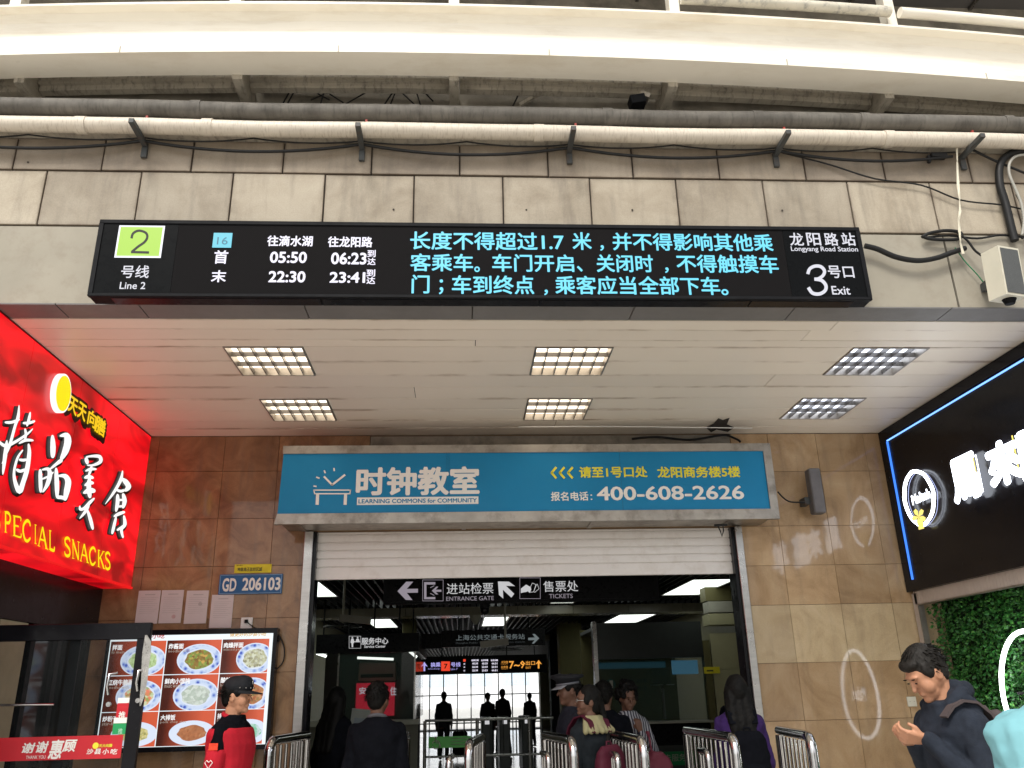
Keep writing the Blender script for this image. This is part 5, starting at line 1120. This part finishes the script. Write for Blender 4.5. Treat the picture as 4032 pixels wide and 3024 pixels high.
# cream pier on the right
cpi = thing('cream_pier', 'cream panelled wall pier at the right side of the hall', 'wall', (4.2, 13, 0))
for za, zb3 in ((0, 1.10), (1.105, 1.88), (1.885, 2.40)): B('panel', M['olive'], cpi, 3.74, 4.93, 12.98, 13.3, za, zb3)
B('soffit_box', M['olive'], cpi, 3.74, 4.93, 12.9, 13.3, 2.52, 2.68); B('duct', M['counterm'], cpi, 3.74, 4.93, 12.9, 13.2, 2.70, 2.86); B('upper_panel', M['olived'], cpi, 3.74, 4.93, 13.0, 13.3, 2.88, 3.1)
ys = thing('yellow_notice', 'yellow warning strip on the cream pier beside the booth', 'sticker', (3.8, 12.97, 1.95))
p = at(1520, 1441, y=12.97); q = at(1555, 1450, y=12.97); B('strip', bpy.data.materials['yellow_sticker'], ys, p.x, q.x, 12.965, 12.978, q.z-.03, p.z); B('print_line', M['print_black'], ys, p.x+.04, q.x-.1, 12.963, 12.9648, q.z+.0, q.z+.02)
# dark columns in the hall
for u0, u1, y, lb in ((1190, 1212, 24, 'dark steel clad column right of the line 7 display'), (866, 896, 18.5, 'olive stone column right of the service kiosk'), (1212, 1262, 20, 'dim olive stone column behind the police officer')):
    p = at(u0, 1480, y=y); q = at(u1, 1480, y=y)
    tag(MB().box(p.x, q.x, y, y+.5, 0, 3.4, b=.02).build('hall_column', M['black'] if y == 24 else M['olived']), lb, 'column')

# ================================================================ queue barriers in front of the door
def barrier(label, xn, yn, xf, yf, z, low=True, flip=-1):
    t = thing('queue_barrier', label, 'barrier', (xn, yn, 0), 'polished steel queue barriers at the doorway')
    n_, f_ = Vector((xn, yn, 0)), Vector((xf, yf, 0)); d = (f_-n_).normalized(); L = (f_-n_).length
    def pth(z_, r0, a, b): return [n_+d*a+Vector((0, 0, 0))]+[n_+d*(a+r0*(1-cos(q*pi/12)))+Vector((0, 0, z_-r0+r0*sin(q*pi/12))) for q in range(7)]+[n_+d*b+Vector((0, 0, z_))]
    MB().tube(pth(z, .11, 0, L), .035, 14).build('top_rail', M['chrome'], t)
    MB().tube([f_, f_+Vector((0, 0, z-.036))], .035, 12).build('post', M['chrome'], t)
    MB().tube([n_+d*.05+Vector((0, 0, .25)), f_+Vector((0, 0, .25))], .016, 8).build('bottom_rail', M['chrome'], t)
    k = int(L/.115)
    for i in range(1, k): q = n_+d*(i*L/k); MB().tube([q+Vector((0, 0, .26)), q+Vector((0, 0, z-.04))], .013, 8).build('bar', M['chrome'], t)
    if low:
        s_ = Vector((flip*.16, .05, 0)); MB().tube([p_+s_ for p_ in pth(z-.10, .06, .10, .32)], .022, 10).build('guide_hoop', M['chrome'], t)
        for i in range(3): q = n_+d*(.16+i*.07)+s_; MB().tube([q+Vector((0, 0, .26)), q+Vector((0, 0, z-.13))], .010, 6).build('bar', M['chrome'], t)
barrier('leftmost steel barrier, in front of the left door jamb', -1.45, 6.95, -1.32, 7.85, 1.32, False)
barrier('steel barrier end beside the man in the black jacket', -.57, 7.2, -.50, 8.3, 1.28, False)
barrier('steel barrier in front of the green wheelchair sign', .05, 6.75, .17, 7.75, 1.27, True)
barrier('steel barrier left of the maroon backpack', .82, 6.67, .70, 7.6, 1.28)
barrier('steel barrier in front of the woman in the striped shirt', 1.29, 6.41, 1.24, 7.45, 1.28)
barrier('steel barrier just left of the long haired woman', 1.95, 6.4, 1.93, 7.7, 1.285)
barrier('rightmost steel barrier, right of the long haired woman', 2.47, 6.3, 2.60, 7.3, 1.285, False)
# ================================================================ people
def bake(mb, name, mat, voxel, smooth=4, disp=0, dscale=10, parent=None, extra=None):
    me = mb.mesh(name, mat); o = bpy.data.objects.new(name, me); C.objects.link(o)
    r = o.modifiers.new('r', 'REMESH'); r.mode = 'VOXEL'; r.voxel_size = voxel; r.use_smooth_shade = True
    if smooth: s = o.modifiers.new('s', 'SMOOTH'); s.iterations = smooth; s.factor = .5
    bpy.context.view_layer.update(); dg = bpy.context.evaluated_depsgraph_get()
    m2 = bpy.data.meshes.new_from_object(o.evaluated_get(dg)); bpy.data.objects.remove(o); bpy.data.meshes.remove(me)
    if disp:
        ns = [v.normal.copy() for v in m2.vertices]
        for v, nn in zip(m2.vertices, ns): v.co += nn*disp*(noise.noise(v.co*dscale)+.5*noise.noise(v.co*dscale*2.3+Vector((5, 2, 1))))
    m2.materials.clear(); m2.materials.append(mat)
    for p in m2.polygons: p.use_smooth = True
    m2.name = name
    return link_mesh(name, m2, parent)
def cap(mb, a, b, ra, rb, n=12):
    a, b = Vector(a), Vector(b); k = max(2, int((b-a).length/.05)+1)
    mb.tube([a.lerp(b, i/k) for i in range(k+1)], [ra+(rb-ra)*i/k for i in range(k+1)], n); mb.ball(a, ra, n=n, k=8); mb.ball(b, rb, n=n, k=8)
def ring(c, rx, ry, U, n=20, p=2.3):
    o = []
    for j in range(n):
        a = 2*pi*j/n; ca, sa = cos(a), sin(a)
        o.append(U(Vector((c[0]+rx*math.copysign(abs(ca)**(2/p), ca), c[1]+ry*math.copysign(abs(sa)**(2/p), sa), c[2]))))
    return o
def hand(mb, wr, d, nrm_, s=1, curl=.5, side=1):
    """wr wrist, d finger direction, nrm_ palm normal (fingers curl towards it), side which side the thumb is"""
    d = Vector(d).normalized(); nn = Vector(nrm_); nn = (nn-d*nn.dot(d)).normalized(); t = d.cross(nn)*side
    pm = Vector(wr)+d*.05*s
    for k in range(4): cap(mb, Vector(wr)+t*(.012-.008*k)*s, Vector(wr)+d*.085*s+t*(.030-.020*k)*s, .017*s, .0125*s, 8)
    for k, L in enumerate((.072, .08, .074, .058)):
        q = Vector(wr)+d*.085*s+t*(.030-.020*k)*s; dd = d.copy(); a = 0
        for j, f in enumerate((.45, .32, .25)):
            a += curl*(.5, .7, .6)[j]; dd = d*cos(a)+nn*sin(a); e = q+dd*L*f*s; cap(mb, q, e, (.0098-.0012*j)*s, (.0092-.0012*j)*s, 8); q = e
    q = Vector(wr)+d*.03*s+t*.022*s; dd = (d*.7+t*.7+nn*.25*curl*2).normalized(); e = q+dd*.038*s; cap(mb, q, e, .0135*s, .011*s, 8)
    dd = (d*.95+t*.15+nn*.4*curl).normalized(); cap(mb, e, e+dd*.028*s, .0105*s, .009*s, 8)
def person(label, x, y, rz, H=1.70, skin=None, top=None, pants=None, arms=None, lean=0, hyaw=0, hpitch=0, female=False, vox=.012, hair='short', hairmat=None, sleeve=1.0, bulk=1.0, step=.0, cap_=None, group=None, hood=False, collar=None, face=True, vest=None, hdrop=0, shorthem=False):
    s = H/1.72; t = thing('person', label, 'person', (x, y, 0), group); t.rotation_euler = (0, 0, rz)
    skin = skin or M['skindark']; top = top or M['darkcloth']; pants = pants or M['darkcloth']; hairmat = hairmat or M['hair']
    Lm = Matrix.Rotation(lean, 3, 'X'); hip = Vector((0, 0, .93))
    def U(p):
        p = Vector(p); k = min(1, max(0, (p.z-.9)/.25)); q = hip+Matrix.Rotation(lean*k, 3, 'X') @ (p-hip); return q*s
    fw = .88 if female else 1.0
    # local frame: faces -Y, own left = +X
    hc = Vector((0, -.012-.03*max(0, hpitch), 1.605-hdrop)); Hm = Lm @ Matrix.Rotation(hyaw, 3, 'Z') @ Matrix.Rotation(hpitch, 3, 'X')
    hcw = U(hc)
    def HP(p): return hcw+Hm @ (Vector(p)*s)
    shx = .166*fw
    sh = {1: U((shx, .0, 1.382)), -1: U((-shx, .0, 1.382))}
    arms = arms or {}
    el = {}; wr = {}
    for sd_ in (1, -1):
        a = arms.get(sd_)
        el[sd_] = Vector(a[0])*s if a else U((sd_*(shx+.04), .03, 1.09)); wr[sd_] = Vector(a[1])*s if a else U((sd_*(shx+.045), -.06, .85))
    def torso(mb, g, z0=.86, ztop=1.47):
        rs = []
        for z, rx, ry, yy in ((.80, .165, .115, .0), (.90, .168, .118, .0), (.98, .155, .108, 0), (1.08, .142*(.9 if female else 1), .10, 0), (1.20, .155*fw, .112, .0), (1.30, .172*fw, .118, .005), (1.37, .185*fw, .105, .008), (1.405, .172*fw, .090, .01), (1.435, .125, .078, .01), (1.46, .082, .064, .008), (1.485, .060, .058, .0), (1.50, .055, .055, 0)):
            if z < z0-.001 or z > ztop: continue
            rs.append([p for p in ring((0, yy, z), rx*bulk+g, ry*bulk+g, U)])
        mb.loft(rs)
    # body
    b = MB(); torso(b, -.004, .80, 1.47)
    cap(b, U((0, .01, 1.45)), HP((0, .02, -.07)), .054*s, .052*s)
    b.ball(HP((0, .008, .012)), .074*s, .094*s, .108*s, 20, 14, M=Hm); b.ball(HP((0, -.030, -.050)), .054*s, .055*s, .062*s, 16, 10, M=Hm)
    if face:
        cap(b, HP((0, -.084, .016)), HP((0, -.102, -.018)), .007*s, .0115*s, 8); b.ball(HP((0, -.076, .034)), .05*s, .014*s, .012*s, 10, 6, M=Hm)
        b.ball(HP((0, -.082, -.052)), .022*s, .010*s, .010*s, 10, 6, M=Hm); b.ball(HP((0, -.064, -.084)), .030*s, .026*s, .022*s, 12, 8, M=Hm)
        for sd_ in (1, -1): b.ball(HP((sd_*.034, -.048, -.024)), .034*s, .034*s, .042*s, 12, 8, M=Hm); b.ball(HP((sd_*.076, .012, -.006)), .009*s, .021*s, .032*s, 10, 8, M=Hm)
    for sd_ in (1, -1):
        cap(b, sh[sd_], el[sd_], .048*s*fw, .037*s*fw); cap(b, el[sd_], wr[sd_], .036*s*fw, .024*s*fw)
        a = arms.get(sd_); hd = a[2] if a and len(a) > 2 else ((wr[sd_]-el[sd_]).normalized(), (-sd_, -.3, 0), .5, 1)
        hand(b, wr[sd_], hd[0], hd[1], s*fw, hd[2], hd[3])
        hx = U((sd_*.085, 0, .90)); kn = Vector((sd_*.10, -.02-sd_*step*.5, .50))*s; an = Vector((sd_*.10, .02-sd_*step, .09))*s
        cap(b, hx, kn, .082*s, .056*s); cap(b, kn, an, .053*s, .036*s); cap(b, an+Vector((0, .03, -.04)), an+Vector((0, -.15, -.055)), .035*s, .03*s)
    bake(b, 'body', skin, max(vox*.6, .0055) if face else vox, 4, parent=t)
    # top
    g = MB(); torso(g, .014, .86 if not shorthem else .95, 1.486)
    for sd_ in (1, -1):
        if sleeve > 0:
            cap(g, sh[sd_], el[sd_], .057*s*fw*bulk, .050*s*fw*bulk)
            if sleeve > .5: cap(g, el[sd_], el[sd_].lerp(wr[sd_], min(1, (sleeve-.5)*2)*.96), .050*s*fw*bulk, .037*s*fw*bulk)
    if hood:
        [cap(g, U((q*.030, .055-abs(q)*.006, 1.50-abs(q)*.006)), U((q*.036, .125-abs(q)*.012, 1.43)), .040*s, .034*s) for q in (-3, -2, -1, 0, 1, 2, 3)]; cap(g, U((-.04, .075, 1.52)), U((.04, .075, 1.52)), .040*s, .040*s); cap(g, U((-.03, .115, 1.50)), U((.03, .115, 1.50)), .045*s, .045*s); cap(g, U((-.095, -.01, 1.46)), U((-.085, .06, 1.50)), .035*s, .038*s); cap(g, U((.095, -.01, 1.46)), U((.085, .06, 1.50)), .035*s, .038*s); cap(g, U((0, .12, 1.44)), U((0, .14, 1.33)), .055*s, .03*s)
    bake(g, 'jacket' if sleeve > .5 else 'shirt', top, vox, 4, disp=.008, dscale=12, parent=t)
    if vest is not None:
        g = MB(); torso(g, .026, .86, 1.43); bake(g, 'vest', vest, vox, 5, disp=.006, dscale=9, parent=t)
    if collar is not None:
        g = MB()
        for q in range(14): a0, a1 = 2*pi*q/14, 2*pi*(q+1)/14; cap(g, U((.066*cos(a0), .01+.064*sin(a0), 1.475+.02*sin(a0))), U((.066*cos(a1), .01+.064*sin(a1), 1.475+.02*sin(a1))), .017*s, .017*s, 6)
        bake(g, 'collar', collar, vox*.8, 2, parent=t)
    # trousers, shoes
    g = MB()
    for sd_ in (1, -1):
        hx = U((sd_*.085, 0, .92)); kn = Vector((sd_*.10, -.02-sd_*step*.5, .50))*s; an = Vector((sd_*.10, .02-sd_*step, .12))*s
        cap(g, hx, kn, .098*s, .070*s); cap(g, kn, an, .068*s, .055*s)
    g.loft([ring((0, 0, z), rx, ry, U) for z, rx, ry in ((.82, .165, .12), (.90, .172, .125), (.96, .165, .12))])
    bake(g, 'trousers', pants, max(vox, .014), 4, disp=.006, dscale=9, parent=t)
    g = MB()
    for sd_ in (1, -1): an = Vector((sd_*.10, .02-sd_*step, .055))*s; cap(g, an+Vector((0, .05, 0)), an+Vector((0, -.16, -.012)), .045*s, .038*s)
    bake(g, 'shoes', M['black'], max(vox, .014), 2, parent=t)
    # hair
    g = MB()
    if hair != 'none':
        g.ball(HP((0, .024, .034)), .083*s, .096*s, .105*s, 20, 14, M=Hm)
        g.ball(HP((0, .050, .0 if hair == 'short' else -.02)), .072*s, .062*s, .080*s if hair == 'short' else .088*s, 16, 10, M=Hm)
        if hair == 'short': g.ball(HP((0, -.040, .082)), .060*s, .046*s, .030*s, 14, 8, M=Hm); [g.ball(HP((sd_*.066, -.012, .035)), .016*s, .035*s, .04*s, 10, 8, M=Hm) for sd_ in (1, -1)]
        if hair == 'curly':
            r7 = random.Random(4)
            for q in range(46):
                a, e = r7.uniform(0, 2*pi), r7.uniform(-.5, 1.5); v = Vector((cos(a)*cos(e)*.098, sin(a)*cos(e)*.105+.03, sin(e)*.118+.03))
                if v.y < -.055 and v.z < .05: continue
                g.ball(HP(v), .030*s)
        if hair == 'long':
            g.ball(HP((0, .022, .018)), .090*s, .106*s, .118*s, 20, 14, M=Hm)
            for sd_ in (-1, 0, 1): cap(g, HP((sd_*.05, .04, .0)), U((sd_*.062, .075, 1.38)), .058*s, .062*s); cap(g, U((sd_*.062, .085, 1.40)), U((sd_*.055, .135, 1.16)), .058*s, .034*s)
            for sd_ in (-1, 1): cap(g, HP((sd_*.066, -.01, .03)), HP((sd_*.076, .015, -.13)), .026*s, .03*s)
        if hair == 'tail':
            cap(g, HP((0, .09, .0)), HP((.0, .13, -.10)), .05*s, .03*s); cap(g, HP((.0, .13, -.10)), U((-.05, .17, 1.24)), .03*s, .02*s)
            for sd_ in (-1, 1): g.ball(HP((sd_*.062, .0, .02)), .022*s, .05*s, .05*s, 10, 8, M=Hm)
        bake(g, 'hair', hairmat, max(.006, vox*.65), 1, disp=.004 if hair != 'curly' else .012, dscale=30, parent=t)
    if hair in ('short', 'curly') and vox < .02:
        r8 = random.Random(int(x*100)); tf = MB()
        for q in range(420):
            a, e = r8.uniform(0, 2*pi), r8.uniform(-.35, 1.5)
            if sin(a) < -.25 and e < .55: continue
            if cap_ and e > .1: continue
            v = Vector((cos(a)*cos(e)*.083, sin(a)*cos(e)*.097+.024, sin(e)*.104+.034))
            dn = Vector((v.x*.6, (v.y-.024)*.6-(.05 if e > .8 else 0), -.05+r8.uniform(-.02, .03))).normalized(); L_ = r8.uniform(.016, .032)
            sdv = dn.cross(v).normalized()*.0035; o_ = v.normalized()*.003
            a0, a1, a2 = HP(v+sdv+o_), HP(v-sdv+o_), HP(v+dn*L_+v.normalized()*r8.uniform(.0, .008)); tf.add([a0, a1, a2, HP(v-o_*2)], [(0, 1, 2), (1, 3, 2), (3, 0, 2)])
        tag(local(t, tf, 'hair_tufts', hairmat), kind='stuff')
    if cap_: cap_(t, HP, Hm, s)
    if face:
        for sd_ in (1, -1):
            e = MB(); e.ball(HP((sd_*.030, -.0885, .012)), .010*s, .003*s, .0032*s, 8, 6, M=Hm); e.build('eye', M['hair'], None).parent = t
            e = MB(); e.ball(HP((sd_*.032, -.0905, .033)), .015*s, .0045*s, .0022*s, 8, 6, M=Hm); e.build('eyebrow', M['hair'], None).parent = t
    return t, U, HP, Hm, s
def local(t, mb, name, mat):   # mesh already in the person's local frame
    o = link_mesh(name, mb.mesh(name, mat), t); return o

# 1 guard in a red vest
M['redvest'] = plain('red_vest_cloth', (.40, .008, .020), .85, var=.1, scale=10, bump=.2, bscale=120); M['capblack'] = plain('black_cap_cloth', (.008, .009, .012), .75)
def guard_cap(t, HP, Hm, s):
    g = MB(); g.ball(HP((0, .004, .072)), .091*s, .108*s, .070*s, 20, 12, M=Hm); g.ball(HP((0, -.025, .105)), .072*s, .07*s, .042*s, 16, 10, M=Hm)
    bake(g, 'cap', M['capblack'], .007, 2, parent=t)
    g = MB(); vs = []
    for k in range(13):
        a = pi+pi*(k/12); r0 = Vector((.082*cos(a), .095*sin(a), .045)); r1 = Vector((.082*cos(a), .095*sin(a)-.080*abs(sin(a))**.6, .030)); vs += [HP(r0), HP(r1), HP(r0-Vector((0, 0, .008))), HP(r1-Vector((0, 0, .008)))]
    for k in range(12): a = k*4; g.add(vs, [(a, a+4, a+5, a+1), (a+2, a+3, a+7, a+6), (a+1, a+5, a+7, a+3)])
    local(t, g, 'peak', M['capblack'])
    g = MB(); g.ball(HP((0, -.097, .098)), .015*s, .006*s, .018*s, 10, 8, M=Hm); local(t, g, 'cap_badge', M['steel'])
    g = MB()
    for k in range(7): q = radians(180+20+k*23); g.ball(HP((.092*cos(q), .108*sin(q), .062)), .007, .004, .005, 6, 5)
    local(t, g, 'cap_band_check', M['steel'])
G = person('young guard in a black cap and red vest standing side on by the menu board', -1.63, 6.55, radians(78), 1.755, M['skin'], M['darkcloth'], M['darkcloth'], vest=M['redvest'], hair='short', vox=.009, hpitch=.06, hyaw=radians(8), cap_=guard_cap, collar=M['redvest'], bulk=1.04)
t, U, HP, Hm, s = G
s0_, e0_ = U((-.166, 0, 1.382)), U((-.206, .03, 1.09))
g = MB(); cap(g, s0_.lerp(e0_, .48), s0_.lerp(e0_, 1.08), .069, .064); bake(g, 'sleeve_band', M['redvest'], .010, 3, disp=.004, parent=t)
gflag = MB(); p = s0_.lerp(e0_, .30)+Vector((-.066, 0, 0)); boxrot(gflag, p, .003, .032, .022, Matrix.Identity(3)); local(t, gflag, 'arm_patch', plain('gold_red_patch', (.7, .05, .02), .6, var=.4, scale=60))
hh_ = MB(); c = s0_.lerp(e0_, .68)+Vector((-.074, 0, 0)); L_ = [(0, .018), (.014, .030), (.028, .016), (.0, -.022), (-.028, .016), (-.014, .030), (0, .018)]
hh_.tube([Vector((c.x, c.y+a, c.z+b_)) for a, b_ in L_], .0028, 5); local(t, hh_, 'heart_print', M['print_white'])
lt = MB()
for k in range(8): boxrot(lt, (c.x, c.y-.04+k*.012, c.z-.05), .001, .0042, .006, Matrix.Identity(3))
local(t, lt, 'arm_print', M['print_white'])
# 2 man in black jacket
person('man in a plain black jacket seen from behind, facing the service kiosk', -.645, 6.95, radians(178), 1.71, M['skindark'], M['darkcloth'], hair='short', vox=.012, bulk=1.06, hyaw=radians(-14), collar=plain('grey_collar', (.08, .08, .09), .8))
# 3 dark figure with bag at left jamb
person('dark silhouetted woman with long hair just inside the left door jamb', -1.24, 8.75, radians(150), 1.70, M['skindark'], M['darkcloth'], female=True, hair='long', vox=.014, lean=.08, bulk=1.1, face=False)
hb = thing('handbag', 'dark bag on the arm of the silhouetted woman by the left jamb', 'bag', (-.98, 8.6, 1.0)); g = MB(); g.loft([ring((-.98, 8.6, z), a, .08, lambda p: p) for z, a in ((.85, .13), (.95, .17), (1.08, .15), (1.16, .10))]); bake(g, 'pouch', M['darkcloth'], .015, 3, disp=.01, parent=None).parent = hb; hb.children[0].location = -hb.location
# 4 officer with peaked cap
def peaked(t, HP, Hm, s):
    g = MB(); g.loft([[HP((rx*cos(2*pi*j/24), ry*sin(2*pi*j/24)+.005, z+(.022 if sin(2*pi*j/24) < 0 else 0)*abs(sin(2*pi*j/24))*k_)) for j in range(24)] for z, rx, ry, k_ in ((.045, .085, .10, 0), (.085, .088, .104, .5), (.100, .128, .145, 1), (.118, .120, .138, 1.2), (.128, .06, .07, 1))]); local(t, g, 'peaked_cap', M['capblack'])
    g = MB(); g.loft([[HP((rx*cos(2*pi*j/24), ry*sin(2*pi*j/24)+.005, z)) for j in range(24)] for z, rx, ry in ((.052, .090, .106), (.070, .091, .107))]); local(t, g, 'cap_band', plain('silver_band', (.12, .125, .14), .4, .3))
    g = MB(); vs = []
    for k in range(11):
        a = pi*1.1+pi*.8*(k/10); vs += [HP((.086*cos(a), .10*sin(a), .052)), HP((.09*cos(a), .10*sin(a)-.055, .028))]
    for k in range(10): g.add(vs, [(k*2, k*2+2, k*2+3, k*2+1)])
    local(t, g, 'cap_peak', plain('glossy_peak', (.25, .26, .28), .15))
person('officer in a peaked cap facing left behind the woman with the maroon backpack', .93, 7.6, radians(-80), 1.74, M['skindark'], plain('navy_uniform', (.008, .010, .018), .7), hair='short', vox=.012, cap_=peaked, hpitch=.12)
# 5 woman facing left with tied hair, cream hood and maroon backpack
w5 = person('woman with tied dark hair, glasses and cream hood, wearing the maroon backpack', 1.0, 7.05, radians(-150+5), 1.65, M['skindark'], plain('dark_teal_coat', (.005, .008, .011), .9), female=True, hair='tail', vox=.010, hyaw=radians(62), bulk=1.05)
t, U, HP, Hm, s = w5
g = MB(); 
for q in range(-3, 4): cap(g, U((q*.026, .085-abs(q)*.012, 1.475)), U((q*.050, .150-abs(q)*.012, 1.385)), .030, .024, 6)
bake(g, 'hood_lining', plain('cream_fleece', (.24, .22, .12), .9, bump=.3), .009, 2, parent=t)
g = MB(); 
for a in (0,): g.tube([HP((.030+.018*cos(i*pi/6), -.096, .012+.016*sin(i*pi/6))) for i in range(13)], .0022, 5, caps=False)
g.tube([HP((.048, -.094, .014)), HP((.074, .0, .012))], .0022, 5); local(t, g, 'glasses', M['steel'])
def backpack(label, P_, z0, z1, w_, d_, mat, vox=.012, detail=None, bulk=1.1, front=True):
    pt, U, HP, Hm, s_ = P_; t = thing('backpack', label, 'backpack', tuple(pt.location)); t.rotation_euler = pt.rotation_euler
    yb_ = .118*bulk+.02+d_; h_ = z1-z0
    def V(p): return U((p[0], yb_+p[1], z0+p[2]))
    g = MB(); g.loft([ring((0, 0, z), a*w_, b_*d_, V, p=2.8) for z, a, b_ in ((0, .8, .8), (.03, .96, 1), (h_*.3, 1, 1.05), (h_*.6, .98, 1), (h_*.85, .88, .8), (h_*.97, .55, .5))])
    bake(g, 'bag_body', mat, vox, 3, disp=.010, dscale=9, parent=t)
    g = MB(); g.loft([ring((0, d_*.6, z), a*w_*.75, b_*d_*.7, V, p=2.8) for z, a, b_ in ((.03, .9, .8), (.06, 1, 1), (h_*.40, 1, .95), (h_*.48, .8, .6))]); bake(g, 'front_pocket', mat, vox, 3, disp=.005, parent=t)
    for sx in ((-1, 1) if front else (1,)):
        pa = [(sx*.085, .10*bulk, 1.36), (sx*.090, .085, 1.43), (sx*.098, .03, 1.468), (sx*.105, -.035, 1.45), (sx*.112, -.085, 1.39), (sx*.118, -.105*bulk, 1.30), (sx*.125, -.105*bulk, 1.16), (sx*.165, -.05, 1.05), (sx*.15, .09*bulk, 1.02)]
        if not front: pa = [(sx*.128, -.075, 1.405), (sx*.130, -.035, 1.432), (sx*.130, .01, 1.442), (sx*.128, .06, 1.425), (sx*.122, .10, 1.375), (sx*.110, .125, 1.30)]
        rg = []
        for p in pa:
            o = Vector((0, p[1]*1.0, (p[2]-1.30)*.8)).normalized()*.03; c = Vector(p)+o
            rg.append([U(c+Vector((-.024, 0, 0))), U(c+Vector((.024, 0, 0))), U(c+Vector((.024, 0, 0))+o*.4), U(c+Vector((-.024, 0, 0))+o*.4)])
        g = MB(); g.loft(rg, smooth=False); local(t, g, 'strap', mat)
    if detail: g = MB(); boxrot(g, V((0, d_*1.36, h_*.55)), .05, .004, .012, Matrix.Identity(3)); local(t, g, 'logo_patch', detail)
    g = MB(); g.tube([V((-.03, 0, h_*.94)), V((-.02, -.01, h_*1.02)), V((.02, -.01, h_*1.02)), V((.03, 0, h_*.94))], .008, 6); local(t, g, 'handle', mat)
    return t
backpack('maroon backpack worn by the woman with tied hair', w5, .84, 1.30, .15, .07, plain('maroon_nylon', (.055, .006, .016), .7, spec=.2), detail=M['dimgrey'])
# 6 man behind
person('man in black with short hair behind the woman with the maroon backpack', 1.27, 7.9, radians(172), 1.69, M['skindark'], M['darkcloth'], hair='short', vox=.013, bulk=1.08, hyaw=radians(-18), face=False)
# 7 woman in striped shirt
n = N('striped_shirt_cloth'); tc = n.new("ShaderNodeTexCoord"); wv = n.new("ShaderNodeTexWave"); wv.inputs['Scale'].default_value = 11; wv.inputs['Distortion'].default_value = 1.2; wv.inputs['Detail'].default_value = 1
n.ln(tc.outputs['Object'], wv.inputs['Vector']); n.set(col=n.ramp(wv.outputs['Fac'], [(.42, (.012, .014, .03, 1)), (.55, (.34, .34, .36, 1))]), rough=.8); M['stripes'] = n.m
person('woman with curly hair in a dark shirt with white stripes, hand raised to her chin', 1.60, 8.6, radians(12), 1.66, M['skindark'], M['stripes'], female=True, hair='curly', vox=.011, bulk=1.08, hpitch=.28,
       arms={1: ((.20, -.13, 1.12), (.02, -.24, 1.30), ((-.25, -.1, .95), (0, 1, .1), .8, 1)), -1: ((-.25, .02, 1.12), (-.20, -.14, .93))})
hb = thing('shoulder_bag', 'dusky pink bag hanging at the striped woman\'s side', 'bag', (1.80, 8.35, .9)); g = MB(); g.loft([ring((1.80, 8.35, z), a, .07, lambda p: p) for z, a in ((.72, .10), (.82, .15), (.98, .13), (1.08, .07))]); g.tube([(1.76, 8.35, 1.05), (1.74, 8.4, 1.25)], .015, 6); bake(g, 'pouch', plain('dusky_pink_leather', (.16, .03, .05), .6), .013, 3, disp=.015, parent=None).parent = hb; hb.children[0].location = -hb.location
# 8 long haired woman in purple
w8 = person('woman with long straight black hair and purple sleeves seen from behind', 2.17, 6.95, radians(176), 1.70, M['skindark'], plain('purple_knit', (.026, .008, .07), .85, bump=.3), female=True, hair='long', vox=.010, bulk=1.1)
backpack('black backpack hidden under the long haired woman\'s hair', w8, .88, 1.34, .155, .065, M['darkcloth'])
# 9 man at the right looking down at his hands
M['hoodie'] = plain('slate_hoodie', (.016, .021, .032), .9, var=.3, scale=14, bump=.5, bscale=140)
A = lambda v: Vector(v)
m9 = person('man in a dark slate hoodie at the right, head bowed over his raised hands', 2.47, 4.30, radians(-84), 1.80, M['skin'], M['hoodie'], hair='short', vox=.008, lean=.20, hpitch=.40, hood=True, bulk=1.06, hairmat=plain('dark_brown_hair', (.010, .008, .006), .6, var=.4, scale=90, bump=.7, bscale=160),
            arms={1: ((.23, -.10, 1.08), (.07, -.26, 1.31), ((-.25, -.85, .10), (-.5, .5, .6), 1.1, -1)), -1: ((-.24, -.06, 1.07), (-.07, -.24, 1.30), ((.3, -.9, .12), (.5, .5, .6), 1.0, 1))})
backpack('dark grey backpack on the man in the slate hoodie', m9, .95, 1.40, .14, .06, plain('grey_brown_nylon', (.07, .055, .055), .75, spec=.2), front=False)
# 10 person in teal at the right edge
p10 = person('person in a pale teal top at the right edge, seen from behind', 2.185, 3.15, radians(140), 1.80, M['skin'], plain('pale_teal_cloth', (.20, .45, .50), .8, var=.05, bump=.2, bscale=300), hair='short', vox=.009, bulk=1.42, lean=.16, hpitch=.25)
# far silhouettes
M['sil'] = plain('dark_suit_cloth', (.015, .016, .02), .8)
for i, (x, y, rz, H, lb, stp, ln) in enumerate(((-.48, 24.0, 178, 1.68, 'man far off in the hall walking towards the window, leftmost silhouette', .24, .03), (.74, 25.5, 10, 1.63, 'person far off in an open jacket walking towards the door, second silhouette', .15, 0), (1.14, 25, 200, 1.72, 'man far off mid stride beside the middle ticket gate', .22, .02), (2.2, 29, 190, 1.60, 'person far off near the right end of the window, wearing a backpack', .16, 0))):
    person(lb, x, y, radians(rz), H, M['skindark'], M['sil'], M['sil'], vox=.022, face=False, step=stp, lean=ln, hair='short', bulk=.94)
g = thing('suitcase', 'dark suitcase beside the leftmost far silhouette', 'suitcase', (-.05, 24, 0)); B('shell', M['black'], g, -.25, .15, 23.9, 24.1, .08, .70, b=.04); MB().tube([(-.15, 24, .7), (-.15, 24, .95), (.05, 24, .95), (.05, 24, .7)], .012, 6).build('handle', M['steel'], g)
